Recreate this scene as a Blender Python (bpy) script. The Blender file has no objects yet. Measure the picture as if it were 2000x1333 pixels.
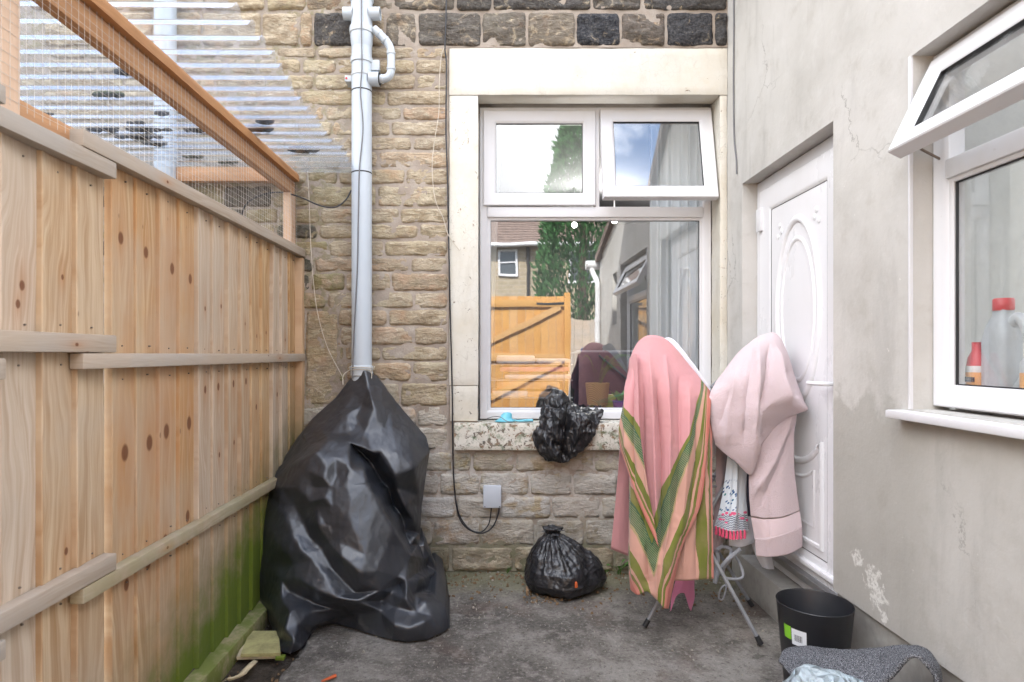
import bpy, bmesh, math, random
import numpy as np
from mathutils import Vector, Matrix

R = math.radians
scene = bpy.context.scene
COL = scene.collection
rng = np.random.default_rng(7)
random.seed(7)

# ------------------------------------------------------------------ camera
CAMY, CAMZ, F = -3.45, 1.226, 1190.0
cam = bpy.data.cameras.new("camera")
cam.sensor_width = 36.0
cam.lens = F / 2000 * 36
cam.shift_x = 0.015
cam.shift_y = 0.01275
cam.clip_start = 0.02
cam.clip_end = 500
cam.dof.use_dof = True
cam.dof.focus_distance = 3.0
cam.dof.aperture_fstop = 5.0
co = bpy.data.objects.new("camera", cam)
co.location = (0, CAMY, CAMZ)
co.rotation_euler = (R(90), 0, 0)
COL.objects.link(co)
scene.camera = co

# ------------------------------------------------------------------ world, sun, exposure
SUN_EL, SUN_AZ = 50.0, 335.0          # azimuth clockwise from +Y: the sun stands behind the house, the yard lies in its shade
w = bpy.data.worlds.new("World")
scene.world = w
w.use_nodes = True
nt = w.node_tree
nt.nodes.clear()
wo = nt.nodes.new("ShaderNodeOutputWorld")
bg = nt.nodes.new("ShaderNodeBackground")
sky = nt.nodes.new("ShaderNodeTexSky")
sky.sky_type = 'NISHITA'
sky.sun_disc = False
sky.sun_elevation = R(SUN_EL)
sky.sun_rotation = R(SUN_AZ)
sky.air_density = 1.0
sky.dust_density = 0.7
sky.ozone_density = 1.0
tc = nt.nodes.new("ShaderNodeTexCoord")
nz = nt.nodes.new("ShaderNodeTexNoise")
nz.inputs["Scale"].default_value = 1.5
nz.inputs["Detail"].default_value = 8
nz.inputs["Roughness"].default_value = 0.55
nz.inputs["Distortion"].default_value = 0.25
CLOUD_ROT = 100.0
rotm = nt.nodes.new("ShaderNodeMapping"); rotm.inputs["Rotation"].default_value = (0, 0, R(CLOUD_ROT))
nt.links.new(tc.outputs["Generated"], rotm.inputs["Vector"])
nt.links.new(rotm.outputs[0], nz.inputs["Vector"])
cr = nt.nodes.new("ShaderNodeValToRGB")
cr.color_ramp.elements[0].position = 0.40
cr.color_ramp.elements[1].position = 0.52
cr.color_ramp.elements[0].color = (0, 0, 0, 1)
cr.color_ramp.elements[1].color = (1, 1, 1, 1)
sx = nt.nodes.new("ShaderNodeSeparateXYZ")
nt.links.new(tc.outputs["Generated"], sx.inputs[0])
nt.links.new(nz.outputs["Fac"], cr.inputs["Fac"])
el_ = nt.nodes.new("ShaderNodeMapRange")          # cloud luminance rises from horizon to zenith (overcast sky law)
el_.inputs["From Min"].default_value = 0.1; el_.inputs["From Max"].default_value = 1.0
el_.inputs["To Min"].default_value = 1.5; el_.inputs["To Max"].default_value = 15.0
nt.links.new(sx.outputs["Z"], el_.inputs["Value"])
cl_ = nt.nodes.new("ShaderNodeVectorMath"); cl_.operation = 'SCALE'
cl_.inputs[0].default_value = (1.0, 1.0, 1.02)
nt.links.new(el_.outputs[0], cl_.inputs["Scale"])
mx = nt.nodes.new("ShaderNodeMix")
mx.data_type = 'RGBA'
nt.links.new(cl_.outputs[0], mx.inputs["B"])
nt.links.new(cr.outputs["Color"], mx.inputs["Factor"])
nt.links.new(sky.outputs["Color"], mx.inputs["A"])
nt.links.new(mx.outputs["Result"], bg.inputs["Color"])
bg.inputs["Strength"].default_value = 0.15
nt.links.new(bg.outputs["Background"], wo.inputs["Surface"])

sd = bpy.data.lights.new("sun", 'SUN')
sd.energy = 3.6
sd.angle = R(0.53)
sd.color = (1.0, 0.955, 0.89)
so = bpy.data.objects.new("sun", sd)
az, el = R(SUN_AZ), R(SUN_EL)
dirv = Vector((math.sin(az) * math.cos(el), math.cos(az) * math.cos(el), math.sin(el)))
so.rotation_euler = (-dirv).to_track_quat('-Z', 'Y').to_euler()
so.location = dirv * 20
COL.objects.link(so)

scene.view_settings.view_transform = 'Standard'
scene.view_settings.look = 'None'
scene.view_settings.gamma = 1
scene.view_settings.exposure = 2.18
scene.render.engine = 'CYCLES'
scene.cycles.use_denoising = True
scene.cycles.max_bounces = 6
scene.cycles.diffuse_bounces = 3
scene.cycles.glossy_bounces = 3
scene.cycles.transmission_bounces = 6
scene.cycles.transparent_max_bounces = 14
scene.cycles.use_adaptive_sampling = True
scene.cycles.adaptive_threshold = 0.025
scene.cycles.sample_clamp_indirect = 6
scene.cycles.caustics_reflective = False
scene.cycles.caustics_refractive = False

# ------------------------------------------------------------------ helpers: space
def P(px, py, Y):
    d = Y - CAMY
    return ((px - 970) / F * d, Y, CAMZ + (692 - py) / F * d)
def G(px, py, z=0.0):
    d = F * (CAMZ - z) / (py - 692)
    return ((px - 970) / F * d, CAMY + d, z)
def PX(p):
    d = p[..., 1] - CAMY
    return np.stack([970 + p[..., 0] / d * F, 692 - (p[..., 2] - CAMZ) / d * F], -1)

def _h(ix, iy, iz, s):
    n = (ix * 374761393 + iy * 668265263 + iz * 2147483647 + s * 1274126177) & 0xFFFFFFFF
    n = ((n ^ (n >> 13)) * 1274126177) & 0xFFFFFFFF
    n = (n ^ (n >> 16)) & 0xFFFF
    return n / 65535.0
def vnoise(p, scale=1.0, seed=0, octaves=3, rough=0.5):
    p = np.asarray(p, float)
    out = np.zeros(p.shape[:-1]); amp = 1.0; tot = 0.0; f = scale
    for o in range(octaves):
        q = p * f + 37.3 * (o + 1) + seed * 1.7
        i = np.floor(q).astype(np.int64); t = q - i; t = t * t * (3 - 2 * t)
        r = 0
        for dx in (0, 1):
            for dy in (0, 1):
                for dz in (0, 1):
                    wgt = (t[..., 0] if dx else 1 - t[..., 0]) * (t[..., 1] if dy else 1 - t[..., 1]) * (t[..., 2] if dz else 1 - t[..., 2])
                    r = r + wgt * _h(i[..., 0] + dx, i[..., 1] + dy, i[..., 2] + dz, seed)
        out += amp * (r * 2 - 1); tot += amp; amp *= rough; f *= 2.03
    return out / tot

# ------------------------------------------------------------------ helpers: objects
WPOS = {}
def tag(o, label=None, cat=None, group=None, kind=None):
    if label: o["label"] = label
    if cat: o["category"] = cat
    if group: o["group"] = group
    if kind: o["kind"] = kind
    return o
def thing(name, loc, label, cat, group=None):
    o = bpy.data.objects.new(name, None)
    o.empty_display_size = 0.05
    COL.objects.link(o)
    o.location = loc
    WPOS[o] = Vector(loc)
    return tag(o, label, cat, group)
class MB:
    def __init__(s):
        s.v = []; s.f = []; s.uv = {}
    def add(s, vs, fs):
        b = len(s.v)
        s.v += [tuple(float(c) for c in v) for v in vs]
        s.f += [tuple(b + i for i in f) for f in fs]
        return b
    def box(s, lo, hi, ch=0.0):
        x0, y0, z0 = lo; x1, y1, z1 = hi
        if ch <= 0:
            s.add([(x0,y0,z0),(x1,y0,z0),(x1,y1,z0),(x0,y1,z0),(x0,y0,z1),(x1,y0,z1),(x1,y1,z1),(x0,y1,z1)],
                  [(0,3,2,1),(4,5,6,7),(0,1,5,4),(1,2,6,5),(2,3,7,6),(3,0,4,7)])
            return
        bm = bmesh.new()
        bmesh.ops.create_cube(bm, size=1)
        for v in bm.verts:
            v.co = ((x0+x1)/2 + v.co.x*(x1-x0), (y0+y1)/2 + v.co.y*(y1-y0), (z0+z1)/2 + v.co.z*(z1-z0))
        bmesh.ops.bevel(bm, geom=bm.edges[:], offset=min(ch, 0.45*min(x1-x0, y1-y0, z1-z0)), segments=2, affect='EDGES', profile=0.6)
        bm.verts.index_update()
        s.add([v.co for v in bm.verts], [[v.index for v in f.verts] for f in bm.faces])
        bm.free()
    def tube(s, path, r, seg=10, cap=True):
        pts = [Vector(p) for p in path]; n = len(pts)
        rs = r if hasattr(r, '__len__') else [r] * n
        tang = []
        for i in range(n):
            a = pts[max(i-1, 0)]; b = pts[min(i+1, n-1)]
            t = (b - a)
            tang.append(t.normalized() if t.length > 1e-9 else Vector((0, 0, 1)))
        up = Vector((0, 0, 1)) if abs(tang[0].z) < 0.9 else Vector((1, 0, 0))
        nrm = tang[0].cross(up).normalized()
        vs = []; fs = []
        for i in range(n):
            if i:
                nrm = (nrm - tang[i] * nrm.dot(tang[i])).normalized()
            bn = tang[i].cross(nrm)
            for k in range(seg):
                a = 2 * math.pi * k / seg
                vs.append(pts[i] + (nrm * math.cos(a) + bn * math.sin(a)) * rs[i])
        for i in range(n - 1):
            for k in range(seg):
                k2 = (k + 1) % seg
                fs.append((i*seg+k, i*seg+k2, (i+1)*seg+k2, (i+1)*seg+k))
        if cap:
            fs.append(tuple(range(seg))[::-1]); fs.append(tuple((n-1)*seg+k for k in range(seg)))
        s.add(vs, fs)
    def lathe(s, prof, c, seg=40, axis='z', cap0=False, cap1=False):
        vs = []; fs = []
        for (r, h) in prof:
            for k in range(seg):
                a = 2 * math.pi * k / seg
                if axis == 'z': vs.append((c[0] + r*math.cos(a), c[1] + r*math.sin(a), c[2] + h))
                elif axis == 'x': vs.append((c[0] + h, c[1] + r*math.cos(a), c[2] + r*math.sin(a)))
                else: vs.append((c[0] + r*math.cos(a), c[1] + h, c[2] + r*math.sin(a)))
        for i in range(len(prof)-1):
            for k in range(seg):
                k2 = (k+1) % seg
                fs.append((i*seg+k, i*seg+k2, (i+1)*seg+k2, (i+1)*seg+k))
        if cap0: fs.append(tuple(range(seg))[::-1])
        if cap1: fs.append(tuple((len(prof)-1)*seg+k for k in range(seg)))
        s.add(vs, fs)
    def grid(s, A, wrap=False, uv=None):
        n, m = A.shape[:2]
        fs = []
        mm = m if wrap else m - 1
        for i in range(n-1):
            for j in range(mm):
                j2 = (j+1) % m
                fs.append((i*m+j, i*m+j2, (i+1)*m+j2, (i+1)*m+j))
        b = s.add(A.reshape(-1, 3), fs)
        if uv is not None:
            for k, q in enumerate(uv.reshape(-1, 2)): s.uv[b+k] = (float(q[0]), float(q[1]))
    def build(s, name, mat, parent=None, smooth=False, origin=None, kind=None, label=None, flip=False):
        me = bpy.data.meshes.new(name)
        A = np.array(s.v, float)
        lo, hi = A.min(0), A.max(0)
        if origin is None:
            origin = ((lo[0]+hi[0])/2, (lo[1]+hi[1])/2, lo[2])
        c = Vector(origin)
        me.from_pydata([tuple(q) for q in (A - np.array(origin))], [], s.f)
        bm = bmesh.new(); bm.from_mesh(me)
        bmesh.ops.recalc_face_normals(bm, faces=bm.faces[:])
        bm.to_mesh(me); bm.free()
        if s.uv:
            ul = me.uv_layers.new(name="UVMap")
            for lp in me.loops:
                ul.data[lp.index].uv = s.uv.get(lp.vertex_index, (0, 0))
        if smooth:
            me.polygons.foreach_set("use_smooth", [True] * len(me.polygons))
            if smooth != 'full':
                me.set_sharp_from_angle(angle=R(38))
        me.materials.append(mat)
        o = bpy.data.objects.new(name, me)
        COL.objects.link(o)
        if parent is not None:
            o.parent = parent
            o.location = c - WPOS[parent]
        else:
            o.location = c
        WPOS[o] = c
        if kind: o["kind"] = kind
        if label: o["label"] = label
        return o
def solidify(o, t, offset=0):
    m = o.modifiers.new("thickness", 'SOLIDIFY'); m.thickness = t; m.offset = offset
    return o
def boxo(name, lo, hi, mat, parent=None, ch=0.004, **k):
    m = MB(); m.box(lo, hi, ch)
    return m.build(name, mat, parent, smooth=True, **k)
def tubeo(name, path, r, mat, parent=None, seg=10, **k):
    m = MB(); m.tube(path, r, seg)
    return m.build(name, mat, parent, smooth=True, **k)
def crv(pts, n=12):
    """Catmull-Rom through pts"""
    p = np.array(pts, float); p = np.vstack([2*p[0]-p[1], p, 2*p[-1]-p[-2]])
    out = []
    for i in range(1, len(p)-2):
        for t in np.linspace(0, 1, n, endpoint=False):
            out.append(0.5*((2*p[i]) + (-p[i-1]+p[i+1])*t + (2*p[i-1]-5*p[i]+4*p[i+1]-p[i+2])*t*t + (-p[i-1]+3*p[i]-3*p[i+1]+p[i+2])*t**3))
    out.append(p[-2])
    return np.array(out)
def _cr(C, axis, n, wrap):
    C = np.moveaxis(C, axis, 0); k = len(C)
    if wrap: u = np.arange(n) * k / n
    else: u = np.linspace(0, k-1, n)
    i = np.floor(u).astype(int)
    if not wrap: i = np.minimum(i, k-2)
    t = (u - i).reshape((-1,) + (1,)*(C.ndim-1))
    def g(j):
        if wrap: return C[j % k]
        E = np.concatenate([2*C[:1]-C[1:2], C, 2*C[-1:]-C[-2:-1]])
        return E[j+1]
    a, b, c, d = g(i-1), g(i), g(i+1), g(i+2)
    o = 0.5*((2*b)+(-a+c)*t+(2*a-5*b+4*c-d)*t*t+(-a+3*b-3*c+d)*t**3)
    return np.moveaxis(o, 0, axis)
def surf(ctrl, n, m, wrapu=False):
    C = np.array(ctrl, float)
    return _cr(_cr(C, 0, n, False), 1, m, wrapu)
def normals(A, wrap=False):
    if wrap:
        du = np.roll(A, -1, 1) - np.roll(A, 1, 1)
    else:
        du = np.gradient(A, axis=1)
    dv = np.gradient(A, axis=0)
    n = np.cross(du, dv)
    return n / (np.linalg.norm(n, axis=-1, keepdims=True) + 1e-9)
def seg_dist(Q, pl):
    best = np.full(Q.shape[:-1], 1e9); tt = np.zeros(Q.shape[:-1]); L = len(pl)-1
    for i in range(L):
        a = np.array(pl[i], float); b = np.array(pl[i+1], float)
        ab = b - a
        t = np.clip(((Q-a) @ ab) / (ab @ ab), 0, 1)
        d = np.linalg.norm(Q - (a + t[..., None]*ab), axis=-1)
        m = d < best
        best = np.where(m, d, best); tt = np.where(m, (i+t)/L, tt)
    return best, tt
def strokes(A, N, Q, lst, mask=None, tent=False):
    """lst: (polyline in design pixels, amplitude m, width px)"""
    for pl, amp, wd in lst:
        d, t = seg_dist(Q, pl)
        fall = np.clip(np.minimum(t, 1-t)*5 + 0.25, 0, 1)
        disp = amp * (np.clip(1-d/(2.1*wd), 0, 1) if tent else np.exp(-(d/wd))) * fall
        if mask is not None: disp = disp * mask
        A = A + N * disp[..., None]
    return A
def relax(T, wrap=False, rest=1.03, it=60, k=0.04, bend=0.25, g=0.0, amp=0.004, seed=1, pin=None, nscale=14):
    n, m = T.shape[:2]
    idx = np.arange(n*m).reshape(n, m)
    groups = []
    def addg(a, b, st, rs):
        groups.append((a.ravel(), b.ravel(), st, rs))
    for par in (0, 1):
        addg(idx[par:n-1:2, :], idx[par+1:n:2, :], 1.0, rest)
    if wrap:
        for par in (0, 1):
            J = np.arange(par, m, 2); addg(idx[:, J], idx[:, (J+1) % m], 1.0, rest)
    else:
        for par in (0, 1):
            addg(idx[:, par:m-1:2], idx[:, par+1:m:2], 1.0, rest)
    for par in (0, 1):
        if wrap:
            J = np.arange(m)
            addg(idx[par:n-1:2][:, J], idx[par+1:n:2][:, (J+1) % m], 0.35, rest)
            addg(idx[par:n-1:2][:, (J+1) % m], idx[par+1:n:2][:, J], 0.35, rest)
        else:
            addg(idx[par:n-1:2, :-1], idx[par+1:n:2, 1:], 0.35, rest)
            addg(idx[par:n-1:2, 1:], idx[par+1:n:2, :-1], 0.35, rest)
    for q in (0, 2):
        I = [i for i in range(n-2) if i % 4 in (q, q+1)]
        I = np.array(I); addg(idx[I], idx[I+2], bend, rest*0.995)
        J = np.array([j for j in range(m-2) if j % 4 in (q, q+1)])
        addg(idx[:, J], idx[:, J+2], bend, rest*0.995)
    flat = T.reshape(-1, 3)
    rests = [np.linalg.norm(flat[a]-flat[b], axis=1)*rs for a, b, st, rs in groups]
    N = normals(T, wrap)
    X = (T + N*(amp*vnoise(T, nscale, seed, 3))[..., None]).reshape(-1, 3)
    pm = None if pin is None else pin.reshape(-1, 1)
    for s in range(it):
        X += k*(flat - X)
        if g: X[:, 2] -= g
        for (a, b, st, rs), L in zip(groups, rests):
            D = X[b]-X[a]
            l = np.linalg.norm(D, axis=1) + 1e-9
            c = (0.5*st*(l-L)/l)[:, None]*D
            X[a] += c; X[b] -= c
        if pm is not None: X = X*(1-pm) + flat*pm
        X[:, 2] = np.maximum(X[:, 2], 0.004)
    return X.reshape(n, m, 3)

# ------------------------------------------------------------------ helpers: materials
class NB:
    def schlick(s, f0, normal=None):
        g = s.n("ShaderNodeNewGeometry")
        d = s.n("ShaderNodeVectorMath", _operation='DOT_PRODUCT', **{'0': normal if normal is not None else g.outputs["Normal"], '1': g.outputs["Incoming"]}).outputs['Value']
        k = s.math('POWER', s.math('SUBTRACT', 1.0, s.math('ABSOLUTE', d), clamp=True), 5.0)
        return s.addv(f0, s.mul(k, 1.0-f0))
    def __init__(s, name):
        s.mat = bpy.data.materials.new(name); s.mat.use_nodes = True
        s.t = s.mat.node_tree; s.t.nodes.clear()
        s.out = s.t.nodes.new("ShaderNodeOutputMaterial")
    def n(s, typ, **kw):
        nd = s.t.nodes.new(typ)
        for k, v in kw.items():
            if k.startswith('_'): setattr(nd, k[1:], v)
            else: s.set(nd, k, v)
        return nd
    def set(s, nd, key, v):
        key = key.replace('__', ' ')
        if key.isdigit(): key = int(key)
        sock = nd.inputs[key]
        if isinstance(v, bpy.types.NodeSocket): s.t.links.new(v, sock)
        elif isinstance(v, tuple) and len(v) == 3 and sock.type == 'RGBA': sock.default_value = v + (1,)
        else: sock.default_value = v
    def co(s, kind='Object'): return s.n("ShaderNodeTexCoord").outputs[kind]
    def pos(s): return s.n("ShaderNodeNewGeometry").outputs["Position"]
    def sep(s, v):
        q = s.n("ShaderNodeSeparateXYZ", Vector=v); return q.outputs[0], q.outputs[1], q.outputs[2]
    def comb(s, x, y, z): return s.n("ShaderNodeCombineXYZ", X=x, Y=y, Z=z).outputs[0]
    def rand(s): return s.n("ShaderNodeObjectInfo").outputs["Random"]
    def attr(s, name, vec=False):
        q = s.n("ShaderNodeAttribute", _attribute_type='OBJECT', _attribute_name=name)
        return q.outputs["Vector" if vec else "Fac"]
    def noise(s, v, scale, detail=4, rough=0.55, dist=0.0):
        q = s.n("ShaderNodeTexNoise", Scale=scale, Detail=detail, Roughness=rough, Distortion=dist)
        if v is not None: s.set(q, "Vector", v)
        return q.outputs["Fac"]
    def voro(s, v, scale, feature='F1'):
        q = s.n("ShaderNodeTexVoronoi", _feature=feature, Scale=scale)
        if v is not None: s.set(q, "Vector", v)
        return q.outputs["Distance"]
    def scale(s, v, sc):
        return s.n("ShaderNodeMapping", Vector=v, Scale=sc).outputs[0]
    def offs(s, v, o):
        return s.n("ShaderNodeVectorMath", _operation='ADD', **{'0': v, '1': o}).outputs[0]
    def math(s, op, a, b=0.0, c=0.0, clamp=False):
        q = s.n("ShaderNodeMath", _operation=op, _use_clamp=clamp, **{'0': a, '1': b, '2': c})
        return q.outputs[0]
    def mul(s, a, b): return s.math('MULTIPLY', a, b)
    def addv(s, a, b): return s.math('ADD', a, b)
    def sm(s, v, a, b):
        q = s.n("ShaderNodeMapRange", _interpolation_type='SMOOTHSTEP', Value=v, **{'From__Min': a, 'From__Max': b})
        return q.outputs[0]
    def mr(s, v, a, b, c, d):
        q = s.n("ShaderNodeMapRange", Value=v, **{'From__Min': a, 'From__Max': b, 'To__Min': c, 'To__Max': d})
        return q.outputs[0]
    def ramp(s, f, stops, interp='LINEAR'):
        q = s.n("ShaderNodeValToRGB", Fac=f)
        r = q.color_ramp; r.interpolation = interp
        while len(r.elements) < len(stops): r.elements.new(0.5)
        for e, (p, c) in zip(r.elements, stops):
            e.position = p; e.color = tuple(c) + (1,) if len(c) == 3 else c
        return q.outputs["Color"]
    def mix(s, f, a, b, blend='MIX'):
        q = s.n("ShaderNodeMix", _data_type='RGBA', _blend_type=blend)
        s.set(q, "Factor", f)
        for i, v in ((6, a), (7, b)):
            if isinstance(v, bpy.types.NodeSocket): s.t.links.new(v, q.inputs[i])
            else: q.inputs[i].default_value = tuple(v) + (1,)
        return q.outputs[2]
    def gray(s, f):
        return s.n("ShaderNodeCombineColor", Red=f, Green=f, Blue=f).outputs[0]
    def bump(s, h, strength=0.5, dist=0.01, normal=None):
        q = s.n("ShaderNodeBump", Strength=strength, Distance=dist, Height=h)
        if normal is not None: s.set(q, "Normal", normal)
        return q.outputs[0]
    def done(s, color, rough=0.7, normal=None, **kw):
        b = s.n("ShaderNodeBsdfPrincipled")
        s.set(b, "Base Color", color); s.set(b, "Roughness", rough)
        if normal is not None: s.set(b, "Normal", normal)
        for k, v in kw.items(): s.set(b, k.replace('_', ' '), v)
        s.bsdf = b
        s.t.links.new(b.outputs[0], s.out.inputs[0])
        return s.mat

def m_stone():
    b = NB("sandstone"); o = b.co(); p = b.pos()
    r = b.rand()
    base = b.ramp(r, [(0, (.50,.40,.245)), (.2, (.56,.46,.315)), (.4, (.46,.37,.245)), (.55, (.60,.51,.375)), (.7, (.50,.42,.26)), (.84, (.52,.345,.22)), (.93, (.53,.44,.30)), (1, (.43,.36,.26))])
    pq = b.offs(p, b.comb(b.mul(r, 31.0), b.mul(r, 17.0), b.mul(r, 23.0)))
    n1 = b.noise(b.scale(pq, (9, 9, 17)), 1.0, 6, .6)
    n2 = b.noise(pq, 60, 5, .65)
    n3 = b.noise(b.scale(pq, (12, 12, 40)), 1.0, 5, .65, 1.2)
    c = b.mix(b.mul(b.sm(n1, .42, .62), .9), base, (.33,.25,.155))
    c = b.mix(b.mul(b.sm(n3, .52, .66), .75), c, (.72,.63,.47))
    c = b.mix(b.mul(b.sm(b.noise(pq, 7, 3), .55, .72), .55), c, (.52,.285,.15))
    c = b.mix(b.mul(b.sm(n2, .56, .74), .45), c, (.16,.125,.085))
    c = b.mix(b.mul(b.sm(n2, .46, .28), .35), c, (.74,.68,.55))
    c = b.mix(.28, c, (.33,.275,.225))
    moss = b.mul(b.attr("moss"), b.sm(b.noise(pq, 11, 5, .65), .36, .6))
    c = b.mix(b.mul(moss, .75), c, (.20,.185,.06))
    lime = b.mul(b.attr("lime"), b.sm(b.noise(b.scale(pq, (7, 7, 9)), 1.0, 6, .65, .5), .33, .50))
    c = b.mix(b.mul(lime, .85), c, b.mix(n2, (.36,.35,.33), (.70,.68,.65)))
    damp = b.mul(b.attr("damp"), b.sm(b.noise(pq, 8, 5, .6), .3, .6))
    c = b.mix(b.mul(damp, .8), c, (.13,.115,.08))
    soot = b.mul(b.attr("soot"), b.sm(b.addv(b.noise(b.scale(pq, (11, 11, 13)), 1.0, 6, .65, 1.6), b.mul(b.attr("soot"), .22)), .45, .66))
    c = b.mix(soot, c, b.ramp(n2, [(.35, (.022,.024,.03)), (.62, (.085,.085,.09)), (.75, (.22,.2,.16))]))
    h = b.addv(b.mul(n1, .6), b.addv(b.mul(n3, .5), b.mul(n2, .35)))
    return b.done(c, .92, b.bump(h, 1.0, .028), Specular_IOR_Level=.2)
def m_mortar():
    b = NB("mortar"); p = b.pos(); x, y, z = b.sep(p)
    n1 = b.noise(p, 6, 6, .6); n2 = b.noise(p, 110, 4, .7); n3 = b.noise(p, 25, 5, .65)
    c = b.ramp(n1, [(.3, (.29,.24,.195)), (.5, (.37,.315,.265)), (.7, (.44,.39,.335))])
    c = b.mix(b.mul(b.sm(n2, .55, .75), .4), c, (.2,.16,.13))
    low = b.sm(z, .85, .5)
    c = b.mix(b.mul(low, b.mul(b.sm(n3, .42, .6), .7)), c, (.55,.53,.5))
    c = b.mix(b.mul(b.sm(z, .42, .08), b.sm(n1, .3, .55)), c, (.17,.16,.10))
    leftg = b.mul(b.sm(x, -.78, -.95), b.sm(n3, .45, .62))
    c = b.mix(b.mul(leftg, .55), c, (.2,.18,.07))
    return b.done(c, .95, b.bump(b.addv(n3, b.mul(n2, .5)), .7, .008), Specular_IOR_Level=.15)
def m_paintstone():
    b = NB("cream_masonry_paint"); p = b.pos(); x, y, z = b.sep(p)
    n1 = b.noise(p, 3, 5, .6); n2 = b.noise(p, 55, 4, .6); n3 = b.noise(p, 14, 6, .7); n4 = b.noise(p, 30, 6, .7, .6)
    c = b.ramp(n1, [(.3, (.61,.565,.47)), (.5, (.67,.64,.565)), (.7, (.69,.67,.61))])
    c = b.mix(b.mul(b.sm(n3, .5, .75), .3), c, (.62,.55,.40))
    c = b.mix(b.mul(b.sm(b.noise(b.scale(p, (9, 9, 2.5)), 1.0, 6, .7), .52, .72), .35), c, (.46,.41,.33))
    peel = b.attr("peel")
    pk = b.sm(b.addv(n4, b.mul(peel, .28)), .735, .755)
    under = b.ramp(n3, [(.35, (.10,.095,.085)), (.48, (.25,.20,.155)), (.58, (.33,.205,.13)), (.66, (.34,.30,.25))])
    c = b.mix(pk, c, under)
    gr = b.mul(b.attr("algae"), b.sm(b.noise(p, 20, 6, .7), .5, .62))
    c = b.mix(b.mul(gr, .75), c, (.10,.16,.07))
    cracks = b.voro(b.offs(p, b.comb(b.mul(n3, .05), 0.0, b.mul(n2, .03))), 22, 'DISTANCE_TO_EDGE')
    ck = b.mul(b.sm(cracks, .03, .0), b.mul(peel, b.sm(n1, .45, .6)))
    c = b.mix(b.mul(ck, .8), c, (.25,.2,.15))
    h = b.addv(b.mul(n3, .6), b.addv(b.mul(n2, .35), b.mul(pk, -1.0)))
    return b.done(c, .6, b.bump(h, .5, .004), Specular_IOR_Level=.3)
def m_upvc(name="white_upvc", col=(.70,.70,.72), grime=.35, rough=.28):
    b = NB(name); p = b.pos()
    n = b.noise(b.scale(p, (5, 5, 2)), 1.0, 6, .65); n2 = b.noise(p, 45, 5, .7)
    c = b.mix(b.mul(b.sm(n, .5, .75), grime), col, (.62,.60,.57))
    c = b.mix(b.mul(b.sm(n2, .66, .74), grime*.7), c, (.38,.34,.30))
    return b.done(c, b.mr(n, .3, .7, rough, rough+.2), b.bump(n2, .03, .002))
def m_glass(name, refl=.16, tint=(.975,.985,.985), dirt=.0):
    b = NB(name); p = b.pos()
    fac = b.schlick(refl*.53)
    tr = b.n("ShaderNodeBsdfTransparent", Color=tint).outputs[0]
    gl = b.n("ShaderNodeBsdfGlossy", Color=(.96,.97,.98), Roughness=0.004)
    wv = b.noise(p, 2.2, 2); b.set(gl, "Normal", b.bump(wv, .05, .01))
    ms = b.n("ShaderNodeMixShader", Fac=fac); b.set(ms, '1', tr); b.set(ms, '2', gl.outputs[0])
    out = ms.outputs[0]
    if dirt > 0:
        df = b.n("ShaderNodeBsdfDiffuse", Color=(.72,.74,.74)).outputs[0]
        n = b.noise(b.scale(p, (8, 8, 3)), 1.0, 6, .7); dirt = dirt*.6
        sp = b.noise(p, 160, 3, .7)
        m2 = b.n("ShaderNodeMixShader", Fac=b.math('ADD', b.mul(b.sm(n, .45, .8), dirt), b.mul(b.sm(sp, .7, .76), dirt), clamp=True))
        b.set(m2, '1', out); b.set(m2, '2', df); out = m2.outputs[0]
    b.t.links.new(out, b.out.inputs[0])
    return b.mat
def m_render():
    b = NB("cement_render"); p = b.pos(); x, y, z = b.sep(p)
    n1 = b.noise(p, 1.6, 6, .6); n2 = b.noise(p, 9, 6, .65); n3 = b.noise(p, 90, 4, .7)
    st = b.noise(b.scale(p, (7, 7, 1.1)), 1.0, 6, .65, .4)
    c = b.ramp(n1, [(.28, (.44,.425,.395)), (.5, (.545,.53,.50)), (.72, (.60,.585,.56))])
    c = b.mix(b.mul(b.sm(st, .52, .72), .38), c, (.33,.32,.30))
    c = b.mix(b.mul(b.sm(n2, .52, .72), .30), c, (.36,.335,.29))
    c = b.mix(b.mul(b.sm(n2, .46, .28), .3), c, (.64,.63,.61))
    # tide line of rising damp
    damp = b.sm(b.addv(z, b.mul(b.addv(n2, -.5), .55)), 1.10, 1.0)
    near = b.mul(b.sm(y, -1.05, -1.12), b.sm(y, -1.72, -1.5))
    c = b.mix(b.mul(damp, b.addv(.22, b.mul(near, .30))), c, (.30,.285,.25))
    # lime bloom patches
    for (yy, zz, rr) in ((-1.33, .45, .05), (-1.37, .40, .05), (-1.25, .49, .035), (-1.40, .34, .022)):
        dst = b.n("ShaderNodeVectorMath", _operation='DISTANCE', **{'0': b.comb(0.0, y, z), '1': (0.0, yy, zz)}).outputs['Value']
        k = b.mul(b.sm(b.addv(b.sm(dst, rr*1.9, rr*.2), b.mul(b.addv(b.noise(p, 32, 5, .7), -.53), 3.0)), .45, .8), b.sm(n3, .34, .56))
        c = b.mix(b.mul(k, .85), c, (.74,.73,.69))
    ck = b.voro(b.offs(p, b.comb(0.0, b.mul(n2, .22), b.mul(n1, .5))), 1.3, 'DISTANCE_TO_EDGE')
    c = b.mix(b.mul(b.mul(b.sm(ck, .006, .0), b.sm(n1, .5, .62)), .6), c, (.2,.19,.17))
    h = b.addv(b.mul(n2, .9), b.mul(n3, .16))
    return b.done(c, .88, b.bump(h, .35, .012), Specular_IOR_Level=.2)
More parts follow.
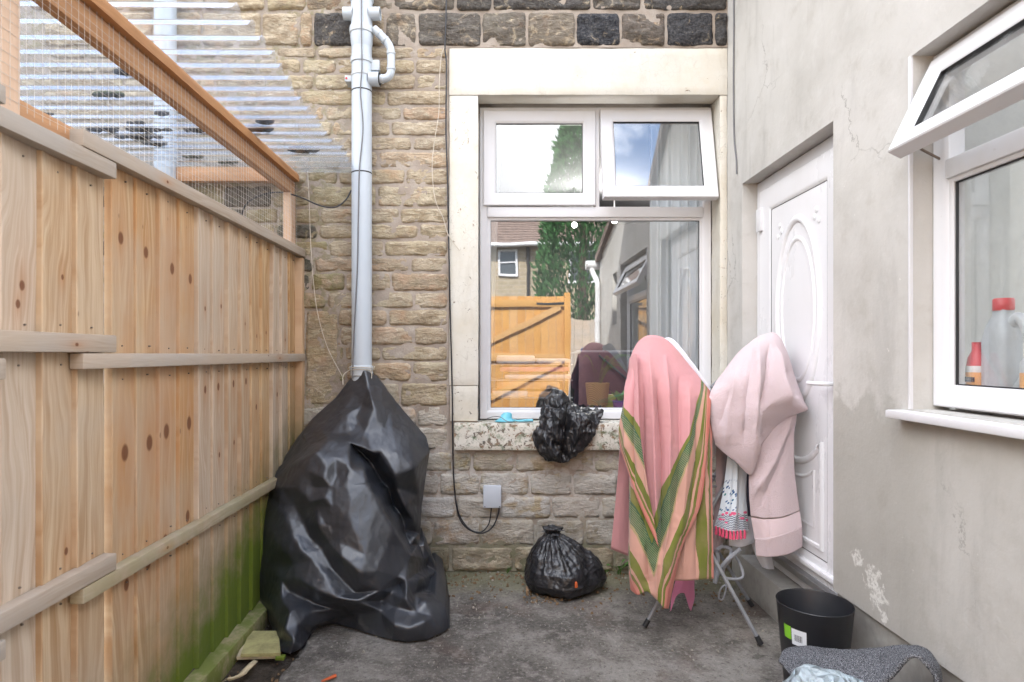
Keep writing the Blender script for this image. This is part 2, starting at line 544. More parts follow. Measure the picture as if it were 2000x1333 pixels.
def m_wood(name, light, dark, grey=(.40,.33,.27), gw=.35, axis='z', green=True, lowgreen=0.0):
    b = NB(name); o = b.co(); p = b.pos(); r = b.rand()
    x, y, z = b.sep(o)
    if axis == 'z': u, v = y, z
    elif axis == 'y': u, v = z, y
    else: u, v = z, x
    sd = b.mul(b.attr("grain"), 9.1)
    # grain bends round knots (positions u,v per board)
    bend = None; kmask = None; halo = None
    for kn in ("knot1", "knot2", "knot3"):
        ks = b.sep(b.attr(kn, True))
        du = b.addv(u, b.mul(ks[0], -1.0)); dv = b.mul(b.addv(v, b.mul(ks[1], -1.0)), .78)
        dd = b.math('SQRT', b.addv(b.mul(du, du), b.mul(dv, dv)))
        k = b.mul(b.sm(dd, ks[2], b.mul(ks[2], .6)), b.math('GREATER_THAN', ks[2], .001))
        dv2 = b.mul(dv, .4)
        d2 = b.math('SQRT', b.addv(b.mul(du, du), b.mul(dv2, dv2)))
        hl = b.mul(b.math('EXPONENT', b.mul(b.math('DIVIDE', d2, b.addv(ks[2], .0005)), -.65)), b.math('GREATER_THAN', ks[2], .001))
        bd = b.mul(b.math('EXPONENT', b.mul(d2, -22.0)), b.mul(b.math('SIGN', du), b.mul(ks[2], 2.2)))
        bend = bd if bend is None else b.addv(bend, bd)
        kmask = k if kmask is None else b.math('MAXIMUM', kmask, k)
        halo = hl if halo is None else b.math('MAXIMUM', halo, hl)
    uu = b.addv(u, b.mul(bend, -1.0))
    wob = b.noise(b.comb(b.mul(uu, 5.0), b.mul(v, 1.5), sd), 1.0, 3)
    g1 = b.noise(b.comb(b.addv(b.mul(uu, 55.0), b.mul(wob, 9.0)), b.mul(v, 1.3), sd), 1.0, 4, .6)
    g2 = b.noise(b.comb(b.mul(uu, 260.0), b.mul(v, 5.0), sd), 1.0, 3, .6)
    big = b.noise(b.comb(b.mul(uu, 9.0), b.mul(v, .9), sd), 1.0, 4, .6)
    c = b.mix(b.sm(b.addv(b.mul(g1, .8), b.mul(g2, .3)), .38, .68), light, dark)
    c = b.mix(b.mul(b.sm(big, .38, .66), .55), c, b.mix(.5, dark, light))
    c = b.mix(b.mul(r, .28), c, (.54,.42,.31))
    wm = b.attr("warm")
    c = b.mix(b.mul(wm, b.sm(b.noise(b.comb(b.mul(uu, 7.0), b.mul(v, 1.1), b.addv(sd, 3.0)), 1.0, 4, .6), .36, .62)), c, (.50,.255,.10))
    c = b.mix(b.mul(b.attr("pale"), .75), c, b.mix(b.sm(g1, .3, .7), (.60,.52,.44), (.43,.34,.26)))
    wn = b.noise(p, 2.2, 5, .6)
    c = b.mix(b.mul(b.sm(wn, .42, .68), gw), c, grey)
    c = b.mix(b.mul(halo, .6), c, (.40,.17,.055))
    c = b.mix(b.mul(kmask, .85), c, b.mix(g2, (.075,.028,.014), (.20,.075,.035)))
    dk = b.voro(b.comb(b.mul(u, 1.0), b.mul(v, .45), sd), 13)
    c = b.mix(b.mul(b.sm(dk, .07, .045), .6), c, (.16,.085,.05))
    if green:
        px_, py_, pz_ = b.sep(p)
        gn = b.noise(p, 7, 5, .65)
        e = b.addv(pz_, b.addv(b.mul(py_, -.42), b.mul(b.addv(gn, -.5), .5)))   # algae creeps up, more towards the house
        gm = b.sm(e, 1.10, .74)
        c = b.mix(b.mul(gm, .55), c, (.17,.15,.055))
        c = b.mix(b.mul(b.sm(e, .86, .58), .9), c, b.mix(gn, (.13,.19,.012), (.06,.115,.012)))
    if lowgreen:
        gn = b.noise(p, 9, 5, .65)
        c = b.mix(b.mul(b.sm(gn, .3, .6), lowgreen), c, (.16,.19,.045))
    h = b.addv(b.mul(g1, .6), b.mul(g2, .5))
    return b.done(c, .78, b.bump(h, .3, .004), Specular_IOR_Level=.22)
def m_plain(name, col, rough=.5, var=.15, scale=12, bump=.1, bd=.004, **kw):
    b = NB(name); p = b.co()
    n = b.noise(p, scale, 5, .6); n2 = b.noise(p, scale*7, 4, .6)
    dk = tuple(c*(1-var*2) for c in col)
    c = b.mix(b.sm(b.addv(b.mul(n, .7), b.mul(n2, .3)), .35, .7), col, dk)
    return b.done(c, rough, b.bump(b.addv(n, b.mul(n2, .5)), bump, bd), **kw)
def m_cloth(name, col, freq=900, bump=.3, var=.1, rough=.9, sheen=.3, crumple=0.0):
    b = NB(name); o = b.co()
    n = b.noise(o, 9, 4, .6); nf = b.noise(o, freq, 2, .6)
    dk = tuple(c*(1-var*2) for c in col)
    c = b.mix(b.sm(n, .35, .7), col, dk)
    h = nf
    nm = b.bump(nf, bump, .002)
    if crumple:
        cr_ = b.noise(b.scale(o, (30, 30, 9)), 1.0, 4, .6)
        nm = b.bump(cr_, crumple, .015, nm)
    return b.done(c, rough, nm, Sheen_Weight=sheen, Specular_IOR_Level=.15)
def m_curtain(name, col, t):
    b = NB(name); o = b.co()
    n = b.noise(o, 300, 3)
    nm = b.bump(n, .1, .002)
    df = b.n("ShaderNodeBsdfDiffuse", Color=col, Normal=nm).outputs[0]; tl = b.n("ShaderNodeBsdfTranslucent", Color=col, Normal=nm).outputs[0]
    ms = b.n("ShaderNodeMixShader", Fac=t); b.set(ms, '1', df); b.set(ms, '2', tl)
    b.t.links.new(ms.outputs[0], b.out.inputs[0]); return b.mat
def m_black_cover():
    b = NB("black_pvc_cover"); o = b.co()
    n = b.noise(o, 6, 5, .6); n2 = b.noise(b.scale(o, (22, 22, 12)), 1.0, 5, .6, .8); n3 = b.noise(o, 900, 2)
    c = b.mix(b.sm(n, .4, .75), (.020,.022,.028), (.034,.037,.044))
    dust = b.noise(o, 140, 4, .7)
    c = b.mix(b.mul(b.sm(dust, .66, .75), .25), c, (.3,.28,.25))
    nm = b.bump(n3, .04, .001)
    nm = b.bump(n2, .05, .018, nm)
    return b.done(c, b.mr(n, .3, .7, .34, .44), nm, Specular_IOR_Level=.8)
def m_binbag():
    b = NB("black_polythene"); o = b.co()
    n1 = b.noise(o, 14, 5, .6, .6)
    wv = b.offs(o, b.n("ShaderNodeVectorMath", _operation='SCALE', **{'0': b.n("ShaderNodeTexNoise", Vector=o, Scale=18.0).outputs["Color"], 'Scale': .06}).outputs[0])
    v1 = b.voro(wv, 26, 'DISTANCE_TO_EDGE'); v2 = b.voro(wv, 62, 'DISTANCE_TO_EDGE')
    h = b.addv(b.mul(b.sm(v1, 0, .5), .5), b.addv(b.mul(b.sm(v2, 0, .5), .12), b.mul(n1, .8)))
    c = b.mix(b.sm(n1, .4, .7), (.012,.012,.014), (.028,.028,.032))
    return b.done(c, b.mr(n1, .3, .7, .30, .44), b.bump(h, .42, .012), Specular_IOR_Level=.6)
def m_concrete():
    b = NB("yard_concrete"); p = b.pos(); x, y, z = b.sep(p)
    n1 = b.noise(p, 2.4, 6, .62); n2 = b.noise(p, 11, 6, .68); n3 = b.noise(p, 70, 5, .72); n4 = b.noise(p, 230, 3, .7)
    c = b.ramp(n1, [(.36, (.105,.094,.082)), (.5, (.195,.177,.157)), (.62, (.305,.283,.254))])
    c = b.mix(b.mul(b.sm(n2, .50, .66), .55), c, (.38,.35,.315))
    c = b.mix(b.mul(b.sm(n2, .46, .32), .55), c, (.085,.077,.066))
    c = b.mix(b.mul(b.sm(n3, .54, .66), .6), c, (.42,.39,.35))
    c = b.mix(b.mul(b.sm(n3, .46, .33), .7), c, (.060,.052,.045))
    c = b.mix(b.mul(b.sm(n4, .60, .70), .55), c, (.40,.38,.35))
    red = b.mul(b.sm(b.noise(b.offs(p, (3.0, 1.0, 0.0)), 3.0, 4), .55, .7), .35)
    c = b.mix(red, c, (.17,.11,.087))
    wall = b.sm(b.addv(y, b.addv(b.mul(b.addv(n2, -.5), .35), b.mul(b.addv(n1, -.5), .5))), -.42, -.08)
    c = b.mix(b.mul(wall, .75), c, b.mix(n2, (.12,.11,.045), (.26,.25,.15)))
    h = b.addv(b.mul(n2, .5), b.addv(b.mul(n3, .6), b.mul(n4, .35)))
    return b.done(c, .92, b.bump(h, 1.0, .02), Specular_IOR_Level=.25)
def m_soil():
    b = NB("damp_soil"); p = b.pos()
    n = b.noise(p, 30, 6, .7); n2 = b.noise(p, 120, 4, .7)
    c = b.ramp(n, [(.3, (.03,.022,.015)), (.55, (.075,.055,.038)), (.75, (.14,.11,.08))])
    c = b.mix(b.mul(b.sm(n2, .66, .74), .5), c, (.4,.37,.3))
    return b.done(c, .95, b.bump(b.addv(n, n2), 1.0, .02))
def m_corrugated():
    b = NB("clear_corrugated_plastic"); p = b.pos(); x, y, z = b.sep(p)
    fr = b.schlick(.05)
    tr = b.n("ShaderNodeBsdfTransparent", Color=(.90,.945,.99)).outputs[0]
    gl = b.n("ShaderNodeBsdfGlossy", Color=(.95,.96,.98), Roughness=.06).outputs[0]
    tl = b.n("ShaderNodeBsdfTranslucent", Color=(.74,.82,.95)).outputs[0]
    n = b.noise(b.scale(p, (2, 9, 9)), 1.0, 5, .6)
    m1 = b.n("ShaderNodeMixShader", Fac=b.math('ADD', b.mr(n, .3, .7, .05, .18), b.mul(b.math('POWER', b.schlick(.0), .5), .8), clamp=True)); b.set(m1, '1', tr); b.set(m1, '2', tl)
    m2 = b.n("ShaderNodeMixShader", Fac=b.math('MULTIPLY', fr, 2.6, clamp=True)); b.set(m2, '1', m1.outputs[0]); b.set(m2, '2', gl)
    b.t.links.new(m2.outputs[0], b.out.inputs[0])
    return b.mat
def m_sarong():
    b = NB("striped_sarong"); u, v, _ = b.sep(b.co('UV')); o = b.co()
    wv = b.addv(v, b.mul(b.addv(b.noise(o, 11, 2), -.5), .07))
    pink = (.56,.275,.285); olive = (.150,.170,.032); dkg = (.040,.105,.058); peach = (.54,.30,.235); coral = (.60,.23,.185)
    c = b.ramp(b.math('MAXIMUM', wv, 0.0), [(0, olive), (.13, dkg), (.38, (.36,.27,.14)), (.42, peach), (.66, olive), (.82, peach), (.86, olive), (.915, coral), (.985, (.5,.16,.12))], 'CONSTANT')
    x, y, z = b.sep(o)
    tick = b.math('GREATER_THAN', b.math('SINE', b.mul(b.addv(z, x), 620.0)), .1)
    tz = b.mul(b.math('GREATER_THAN', wv, .16), b.math('LESS_THAN', wv, .425))
    c = b.mix(b.mul(b.mul(tick, tz), .45), c, (.36,.36,.15))
    c = b.mix(b.math('LESS_THAN', wv, 0.0), c, pink)
    n = b.noise(o, 8, 4)
    c = b.mix(b.mul(b.sm(n, .4, .75), .22), c, (.50,.28,.24))
    nf = b.noise(o, 800, 2)
    nm = b.bump(nf, .15, .001)
    nm = b.bump(b.noise(b.scale(o, (34, 34, 6)), 1.0, 4), .22, .012, nm)
    return b.done(c, .85, nm, Sheen_Weight=.2, Specular_IOR_Level=.15)
def m_floral():
    b = NB("printed_cotton"); u, v, _ = b.sep(b.co('UV')); o = b.co()
    c = b.mix(b.noise(o, 12, 3), (.66,.74,.82), (.74,.78,.82))
    uv = b.comb(u, b.mul(v, 2.6), 0.0)
    lf = b.voro(b.offs(uv, b.comb(0.0, b.mul(u, .6), 0.0)), 9.0)
    zone = b.mul(b.sm(v, .26, .32), b.mul(b.sm(v, .68, .64), b.sm(u, .70, .50)))
    leafm = b.mul(b.sm(lf, .34, .28), zone)
    c = b.mix(leafm, c, b.ramp(b.noise(uv, 5, 2), [(.4, (.03,.10,.26)), (.6, (.04,.24,.24))], 'CONSTANT'))
    band = b.mul(b.math('GREATER_THAN', v, .70), b.math('LESS_THAN', v, .985))
    zz = b.math('GREATER_THAN', b.math('SINE', b.addv(b.mul(v, 190.0), b.mul(b.math('PINGPONG', b.mul(u, 11.0), .5), 5.0))), .15)
    c = b.mix(b.mul(band, b.mul(zz, .92)), c, (.035,.035,.08))
    fl = b.voro(b.offs(uv, (.2, .13, 0.0)), 4.2)
    fz = b.mul(b.sm(v, .64, .66), b.sm(v, .90, .88))
    c = b.mix(b.mul(b.sm(fl, .30, .26), fz), c, (.80,.13,.26))
    nm = b.bump(b.noise(b.scale(o, (70, 70, 10)), 1.0, 3), .5, .01)
    return b.done(c, .85, nm, Sheen_Weight=.15, Specular_IOR_Level=.15)
def m_towel():
    b = NB("pink_terry"); u, v, _ = b.sep(b.co('UV')); o = b.co()
    c = b.mix(b.noise(o, 10, 4), (.73,.585,.61), (.71,.56,.58))
    band = b.mul(b.sm(v, .735, .745), b.sm(v, .865, .855))
    nf = b.noise(o, 300, 3, .7); n2 = b.noise(o, 90, 3, .6)
    h = b.mul(b.addv(b.mul(nf, 1.3), b.mul(n2, .7)), b.addv(1.0, b.mul(band, -.85)))
    c = b.mix(b.mul(b.sm(nf, .45, .3), .25), c, (.60,.46,.48))
    nm = b.bump(b.addv(h, b.mul(band, -1.2)), .9, .006)
    return b.done(c, .95, nm, Sheen_Weight=.5, Specular_IOR_Level=.08)
def m_emit(name, col, st):
    b = NB(name)
    e = b.n("ShaderNodeEmission", Color=col, Strength=st)
    b.t.links.new(e.outputs[0], b.out.inputs[0]); return b.mat
def m_foliage(name, c1, c2, tr=.25):
    b = NB(name); r = b.co(); p = b.pos()
    n = b.noise(p, 3.2, 4); n2 = b.noise(p, 19, 3)
    c = b.mix(b.sm(b.addv(b.mul(n, .6), b.mul(n2, .4)), .38, .64), c1, c2)
    return b.done(c, .6, None, Specular_IOR_Level=.3)

M = {}
M['stone'] = m_stone(); M['mortar'] = m_mortar(); M['paint'] = m_paintstone(); M['upvc'] = m_upvc()
M['door'] = m_upvc("white_door_skin", (.78,.78,.80), .16, .22)
M['glass'] = m_glass("window_glass", .35); M['glass_dirty'] = m_glass("grimy_window_glass", .14, (.97,.98,.98), .34)
M['render'] = m_render()
M['plinth'] = m_plain("painted_plinth", (.40,.385,.355), .85, .16, 5, .35, .008)
M['board'] = m_wood("fence_board", (.60,.44,.265), (.36,.195,.072), (.47,.40,.325), .42)
M['rail'] = m_wood("fence_rail", (.44,.375,.31), (.33,.265,.205), (.38,.345,.31), .8, axis='y', green=False)
M['rail_low'] = m_wood("fence_rail_mossy", (.44,.37,.28), (.34,.26,.18), (.38,.34,.27), .6, axis='y', green=False, lowgreen=.28)
M['gravel_board'] = m_wood("algae_board", (.40,.34,.2), (.3,.24,.13), (.34,.32,.18), .5, axis='y', green=False, lowgreen=.95)
M['post'] = m_wood("post_wood", (.60,.40,.235), (.44,.255,.13), (.46,.37,.29), .25)
M['orange_y'] = m_wood("orange_timber", (.56,.275,.11), (.43,.19,.07), (.5,.3,.17), .25, axis='y', green=False)
M['orange_z'] = m_wood("pale_timber_post", (.68,.48,.34), (.58,.37,.24), (.6,.46,.35), .3, axis='z', green=False)
M['orange_x'] = m_wood("orange_cross_timber", (.60,.34,.19), (.47,.25,.13), (.5,.35,.24), .3, axis='x', green=False)
M['gate'] = m_wood("gate_timber", (.58,.31,.085), (.47,.225,.05), (.5,.3,.12), .2, green=False)
M['gate_x'] = m_wood("gate_rail_timber", (.60,.34,.10), (.5,.26,.07), (.5,.32,.14), .2, axis='x', green=False)
M['pvc'] = m_upvc("grey_pvc", (.50,.555,.61), .22, .32)
M['pvc_band'] = m_upvc("grey_pvc_band", (.50,.54,.57), .5, .45)
M['rubber'] = m_plain("black_rubber", (.02,.02,.022), .55, .1)
M['cable'] = m_plain("black_cable_sheath", (.022,.022,.026), .45, .1)
M['cable_grey'] = m_plain("grey_cable_sheath", (.16,.16,.17), .5, .1)
M['string'] = m_plain("pale_cord", (.62,.55,.45), .8, .15)
M['cover'] = m_black_cover(); M['binbag'] = m_binbag(); M['concrete'] = m_concrete(); M['soil'] = m_soil()
M['corr'] = m_corrugated(); M['sarong'] = m_sarong(); M['floral'] = m_floral(); M['towel'] = m_towel()
M['wire'] = m_plain("galvanised_wire", (.66,.62,.57), .5, .1)
M['wire_dark'] = m_plain("rusty_wire", (.2,.16,.13), .6, .1, Metallic=.4)
M['tube'] = m_plain("grey_coated_tube", (.27,.275,.29), .38, .1)
M['box'] = m_upvc("grey_box_plastic", (.50,.54,.60), .1, .4)
M['black_plastic'] = m_plain("black_bin_plastic", (.018,.019,.023), .42, .08, 6, .05)
M['sticker'] = m_plain("paper_sticker", (.72,.74,.77), .5, .05); M['green'] = m_plain("green_print", (.22,.55,.03), .5, .05)
M['ink'] = m_plain("dark_ink", (.05,.05,.06), .6, .05)
M['moss'] = m_plain("moss", (.085,.10,.03), .95, .35, 60, .8, .01)
M['moss_dark'] = m_plain("dead_moss", (.03,.026,.018), .95, .3, 60, .8, .01)
M['tile'] = m_plain("buff_clay_tile", (.55,.46,.30), .8, .16, 14, .35, .004)
M['tile_green'] = m_plain("algae_clay_tile", (.42,.38,.17), .8, .22, 12, .35, .004)
M['blue_plastic'] = m_plain("light_blue_plastic", (.16,.55,.68), .35, .06)
M['leaf'] = m_foliage("weed_leaf", (.06,.16,.03), (.11,.24,.05))
M['dead'] = m_plain("dead_leaf", (.24,.15,.08), .9, .25, 40)
M['chip'] = m_plain("grit", (.42,.38,.32), .9, .3, 60)
M['red_plastic'] = m_plain("red_plastic", (.62,.05,.06), .35, .06)
M['orange_scrap'] = m_plain("orange_scrap", (.52,.10,.025), .5, .1)
M['jerry'] = m_plain("grey_translucent_plastic", (.50,.52,.54), .35, .06)
M['label_orange'] = m_plain("orange_label", (.78,.36,.10), .5, .05)
M['label_white'] = m_plain("white_label", (.78,.77,.75), .5, .05)
M['curtain'] = m_curtain("white_curtain", (.80,.83,.86), .5)
M['sheer'] = m_curtain("sheer_curtain", (.76,.78,.80), .5)
M['white_cloth'] = m_cloth("white_cotton", (.74,.75,.80), 700, .2, .05, crumple=.3)
M['grey_cloth'] = m_cloth("grey_strap", (.30,.31,.335), 700, .25, .08)
M['mauve_cloth'] = m_cloth("mauve_cotton", (.42,.33,.34), 700, .25, .08, crumple=.3)
M['pink_cloth'] = m_cloth("bright_pink_cotton", (.74,.27,.46), 700, .2, .06)
M['navy_cloth'] = m_cloth("navy_upholstery", (.075,.085,.13), 400, .3, .15)
M['navy_thin'] = m_cloth("dark_print_cotton", (.16,.16,.22), 600, .3, .25)
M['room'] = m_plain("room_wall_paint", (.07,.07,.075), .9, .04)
M['room_pale'] = m_plain("kitchen_wall_paint", (.70,.70,.67), .9, .04)
M['room_floor'] = m_plain("room_carpet", (.25,.23,.21), .95, .1)
M['wicker'] = None
M['purple'] = m_plain("purple_pot", (.13,.06,.30), .4, .08)
M['yellowgreen'] = m_plain("lime_box", (.42,.52,.10), .5, .2)
M['palm'] = m_foliage("palm_leaf", (.035,.10,.035), (.07,.16,.06))
M['conifer'] = m_foliage("conifer_foliage", (.022,.085,.026), (.07,.19,.06))
M['bark'] = m_plain("bark", (.10,.075,.05), .95, .25, 20, .8, .02)
M['roof'] = m_plain("brown_roof_tile", (.21,.15,.125), .85, .2, 6, .3, .01)
M['tint_blue'] = m_plain("blue_lid", (.07,.12,.34), .5, .08)
M['bag_blue'] = None
M['added_rooflight'] = m_glass("added_rooflight_glass", .08)
M['lamp'] = m_emit("lit_spotlight", (1, .98, .95), 26.0)
M['dark_glass'] = m_plain("dark_window", (.08,.09,.10), .1, .05)
M['brass'] = m_plain("grey_metal", (.45,.45,.46), .35, .1, Metallic=.8)

def m_wicker():
    b = NB("wicker_weave"); u, v, z = b.sep(b.co())
    a = b.math('SINE', b.mul(b.addv(u, b.mul(v, 1.0)), 520.0)); c2 = b.math('SINE', b.mul(z, 560.0))
    h = b.mul(a, c2)
    c = b.mix(b.sm(h, -.6, .6), (.22,.13,.04), (.62,.42,.16))
    return b.done(c, .8, b.bump(h, .6, .006))
M['wicker'] = m_wicker()
def m_thinbag():
    b = NB("pale_blue_polythene"); o = b.co()
    n = b.noise(o, 16, 5, .6, .8); v = b.voro(o, 24, 'DISTANCE_TO_EDGE')
    c = b.mix(b.sm(n, .4, .7), (.38,.47,.52), (.46,.53,.57))
    return b.done(c, .3, b.bump(b.addv(n, b.mul(v, 1.2)), 1.0, .04))
M['bag_blue'] = m_thinbag()
def m_mat():
    b = NB("grey_twist_mat"); o = b.co()
    n = b.noise(o, 330, 3, .75); n2 = b.noise(o, 9, 3)
    c = b.ramp(n, [(.38, (.035,.036,.042)), (.5, (.13,.135,.15)), (.62, (.46,.47,.50))])
    rib = b.math('SINE', b.mul(b.sep(o)[0], 420.0))
    return b.done(c, .95, b.bump(b.addv(n, b.mul(rib, .12)), 1.0, .008), Specular_IOR_Level=.1)
M['mat'] = m_mat()
M['mat_back'] = m_plain("rubber_mat_backing", (.10,.105,.115), .8, .1, 20, .3)

# ================================================================== SETTING: ground
def make_ground():
    m = MB(); m.box((-60, -60, -.30), (60, 40, -.05))
    tag(m.build("ground", M['soil'], None), kind="structure")
    # yard slab, gently uneven
    xs = np.linspace(-.86, 2.9, 90); ys = np.linspace(-6.6, 0.03, 150)
    X, Y = np.meshgrid(xs, ys)
    A = np.stack([X, Y, np.zeros_like(X)], -1)
    A[..., 2] = .006*vnoise(A, 2.0, 3) + .003*vnoise(A, 11, 5) - .004
    # broken left edge towards the soil strip
    edge = (X < -.85)
    A[..., 0] = np.where(edge, -.80 + .07*vnoise(np.stack([X, Y*1.0, X], -1), 5, 9) - .16*np.clip((Y + .75)/.5, 0, 1), A[..., 0])
    m = MB(); m.grid(A)
    sk = A[:, 0].copy(); sk[:, 2] = -.06
    m.grid(np.stack([A[:, 0], sk], 1))
    tag(m.build("yard_paving", M['concrete'], None, smooth='full'), kind="structure")
    xs = np.linspace(-1.16, -.70, 26); ys = np.linspace(-6.5, 0.0, 180)
    X, Y = np.meshgrid(xs, ys); A = np.stack([X, Y, np.zeros_like(X)], -1)
    A[..., 2] = -.022 + .010*vnoise(A, 14, 2) + .006*vnoise(A, 50, 4)
    A[..., 2] -= np.where(X > -.8, .03*(X+.8)/.1, 0)
    m = MB(); m.grid(A)
    tag(m.build("soil_strip", M['soil'], None, smooth='full'), kind="structure")
make_ground()
def make_bounce_paving():
    m = MB(); m.box((-12, -9.4, -.05), (14, -6.62, -.008)); tag(m.build("lane", M['plinth'], None), kind="structure")  # pale paving added behind the gate to bounce sunlight into the yard
make_bounce_paving()

# ================================================================== STONE HOUSE
XR = 1.304                      # face of the rendered extension
OX0, OX1, OZ0, OZ1 = -.105, 1.262, .845, 2.69
def make_house():
    root = thing("stone_house", (-.5, .15, 0), "buff sandstone house wall with cream painted window surround", "house")
    m = MB()
    T = .32
    m.box((-5.5, 0, -.1), (OX0-.15, T, 5.8))
    m.box((OX1+.012, .006, -.1), (3.2, T, 5.8))
    m.box((OX0-.15, 0, -.1), (OX1+.012, T, OZ0-.02))
    m.box((OX0-.15, 0, OZ1+.02), (OX1+.012, T, 5.8))
    m.box((OX0-.15, .004, OZ0-.02), (OX0-.004, T, OZ1+.02))
    m.build("mortar_bed", M['mortar'], root)
    # mortar ribbon surface: slightly uneven, slightly proud of the bed
    def ribbon(x0, x1, z0, z1):
        nx = max(3, int((x1-x0)/.012)); nz_ = max(3, int((z1-z0)/.012))
        X, Z = np.meshgrid(np.linspace(x0, x1, nx), np.linspace(z0, z1, nz_))
        A = np.stack([X, np.zeros_like(X), Z], -1)
        A[..., 1] = -.0095 + .0065*vnoise(A, 13, 5) + .0025*vnoise(A, 50, 8)
        mm = MB(); mm.grid(A); mm.build("mortar_joint", M['mortar'], root, smooth='full')
    ribbon(-3.0, OX0-.166, 0, 3.9); ribbon(OX0-.166, XR+.02, OZ1+.265, 3.9); ribbon(OX0-.166, XR+.02, 0, OZ0-.16)
    # ---- stones, course by course (joint lines measured)
    def st(px0, px1, py0, py1, **at):
        x0, x1 = (px0-970)/345, (px1-970)/345
        z1, z0 = CAMZ+(692-py0)/345, CAMZ+(692-py1)/345
        stone(x0, x1, z0, z1, **at)
    cnt = [0]
    def stone(x0, x1, z0, z1, proud=.016, **at):
        cnt[0] += 1; sd = cnt[0]
        j = .0065
        rj = np.random.default_rng(sd)
        g = .0035 + rj.random()*.0035
        x0 += g; x1 -= g; z0 += g; z1 -= g
        nx = max(9, int((x1-x0)/.016)); nz_ = max(7, int((z1-z0)/.014))
        uu = np.linspace(0, 1, nx); vv = np.linspace(0, 1, nz_)
        eu_, ev_ = .0025/(x1-x0), .0025/(z1-z0)
        uu = np.concatenate([[0, eu_], uu[1:-1], [1-eu_, 1]]); vv = np.concatenate([[0, ev_], vv[1:-1], [1-ev_, 1]])
        U, V = np.meshgrid(uu, vv)
        # slightly skewed, wavy outline with rounded corners
        X = x0 + U*(x1-x0); Z = z0 + V*(z1-z0)
        B = np.stack([X, np.full_like(X, sd*1.3), Z], -1)
        eu = np.minimum(U, 1-U)*(x1-x0); ev = np.minimum(V, 1-V)*(z1-z0)
        wob = np.clip(1-np.minimum(eu, ev)/.03, 0, 1)
        X = X + wob*j*vnoise(B, 24, sd, 2); Z = Z + wob*j*1.1*vnoise(B, 20, sd+50, 2)
        cr = .018
        ku = np.clip(1-eu/cr, 0, 1); kv = np.clip(1-ev/cr, 0, 1)
        X -= np.sign(U-.5)*ku*kv*.007; Z -= np.sign(V-.5)*ku*kv*.007
        e = np.minimum(eu, ev)
        f = 1-.75*np.exp(-e/.009)
        rg = np.abs(vnoise(B*np.array([1, 1, 1.9]), 13, sd+9, 3))
        D = proud*f*(.62 + .8*vnoise(B*np.array([1, 1, 1.6]), 9, sd+3, 3) - .75*rg + .32*vnoise(B, 40, sd+5, 2))
        rim = (eu < 1e-6) | (ev < 1e-6)
        Yv = -.0085 - np.maximum(D, -.001)
        Yv = np.where(rim, .012, Yv)
        mm = MB(); mm.grid(np.stack([X, Yv, Z], -1))
        o = mm.build("stone", M['stone'], root, smooth='full')
        for k in ("moss", "lime", "soot", "damp"): o[k] = float(at.get(k, 0.0))
        return o
    rr = random.Random(4)
    # tall courses at the top
    t1 = [(90, 190), (190, 300), (300, 395), (395, 513), (513, 586), (586, 612), (612, 702), (702, 752), (752, 815), (815, 941), (941, 1029), (1029, 1124), (1124, 1211), (1211, 1300), (1300, 1393), (1393, 1421)]
    s1 = [0, 0, 0, 0, .05, .0, .92, .3, .66, .80, .74, .62, 1, .78, .98, .95]
    for (a, b_), s in zip(t1, s1): st(a, b_, 26, 94, soot=s, proud=.028)
    t0 = [(60, 200), (200, 330), (330, 400), (400, 520), (520, 600), (600, 690), (690, 768), (768, 890), (890, 962), (962, 1155), (1155, 1253), (1253, 1421)]
    s0 = [0, 0, 0, .1, .2, .45, .6, .75, .88, .9, .85, .92]
    for (a, b_), s in zip(t0, s0): st(a, b_, -48, 24, soot=s, proud=.028)
    tm = [(60, 230), (230, 380), (380, 540), (540, 700), (700, 850), (850, 1010), (1010, 1190), (1190, 1421)]
    for i, (a, b_) in enumerate(tm): st(a, b_, -118, -51, soot=.2 + .6*rr.random()*(a > 500), proud=.028)
    rows = [(94,117,[540,620,716,811]),(117,147,[505,590,659,811]),(147,178,[520,615,700,813]),(178,209,[505,585,755]),(209,238,[560,635,786]),
            (238,268,[580,650,763]),(268,297,[560,690,806]),(297,330,[600,668,740]),(330,363,[600,661,793]),(363,407,[610,737]),
            (407,438,[545,626,781]),(438,470,[540,622,819]),(470,503,[560,643,751]),(503,533,[615,801]),(533,570,[676,764]),(570,604,[640,808]),
            (604,638,[660,758]),(638,676,[665,807]),(676,706,[673,745]),(706,747,[676,806]),(747,794,[665,782]),(794,834,[660,740,815]),(834,880,[640,730,812])]
    for (y0, y1, sp) in rows:
        left = 100 if y0 < 480 else 560
        # continue the course to the left at random lengths
        xs = list(sp); x = xs[0]
        ext = []
        while x > left:
            x -= rr.uniform(62, 128); ext.append(x)
        xs = ext[::-1] + xs + [876]
        for a, b_ in zip(xs[:-1], xs[1:]):
            if b_ < left: continue
            if 604 <= y0 < 780 and b_ <= 690 and a < 662:
                if b_ <= 662: continue
                a = 662
            mid = (a+b_)/2
            mossy = 0.0
            if mid < 690 and y0 > 300: mossy = rr.uniform(.5, 1.0)
            elif y0 > 320: mossy = rr.uniform(0, .25)
            so = .75 if (mid < 600 and y0 > 330 and rr.random() < .5) else (.12*rr.random())
            st(a, b_, y0, y1, moss=mossy, soot=so, lime=(.55 if y0 > 780 else .12*rr.random()))
    # one big smooth block beside the pipe
    st(596, 662, 606, 792, moss=.35, soot=0, lime=.1, proud=.006)
    low = [(882,922,[790,885,922,1006,1093,1160,1260,1350]),(922,968,[800,858,937,1034,1117,1207,1300,1380]),(968,1013,[790,890,975,1076,1173,1270,1370]),
           (1013,1066,[780,846,939,1045,1142,1240,1330]),(1066,1116,[770,880,1003,1100,1200,1320])]
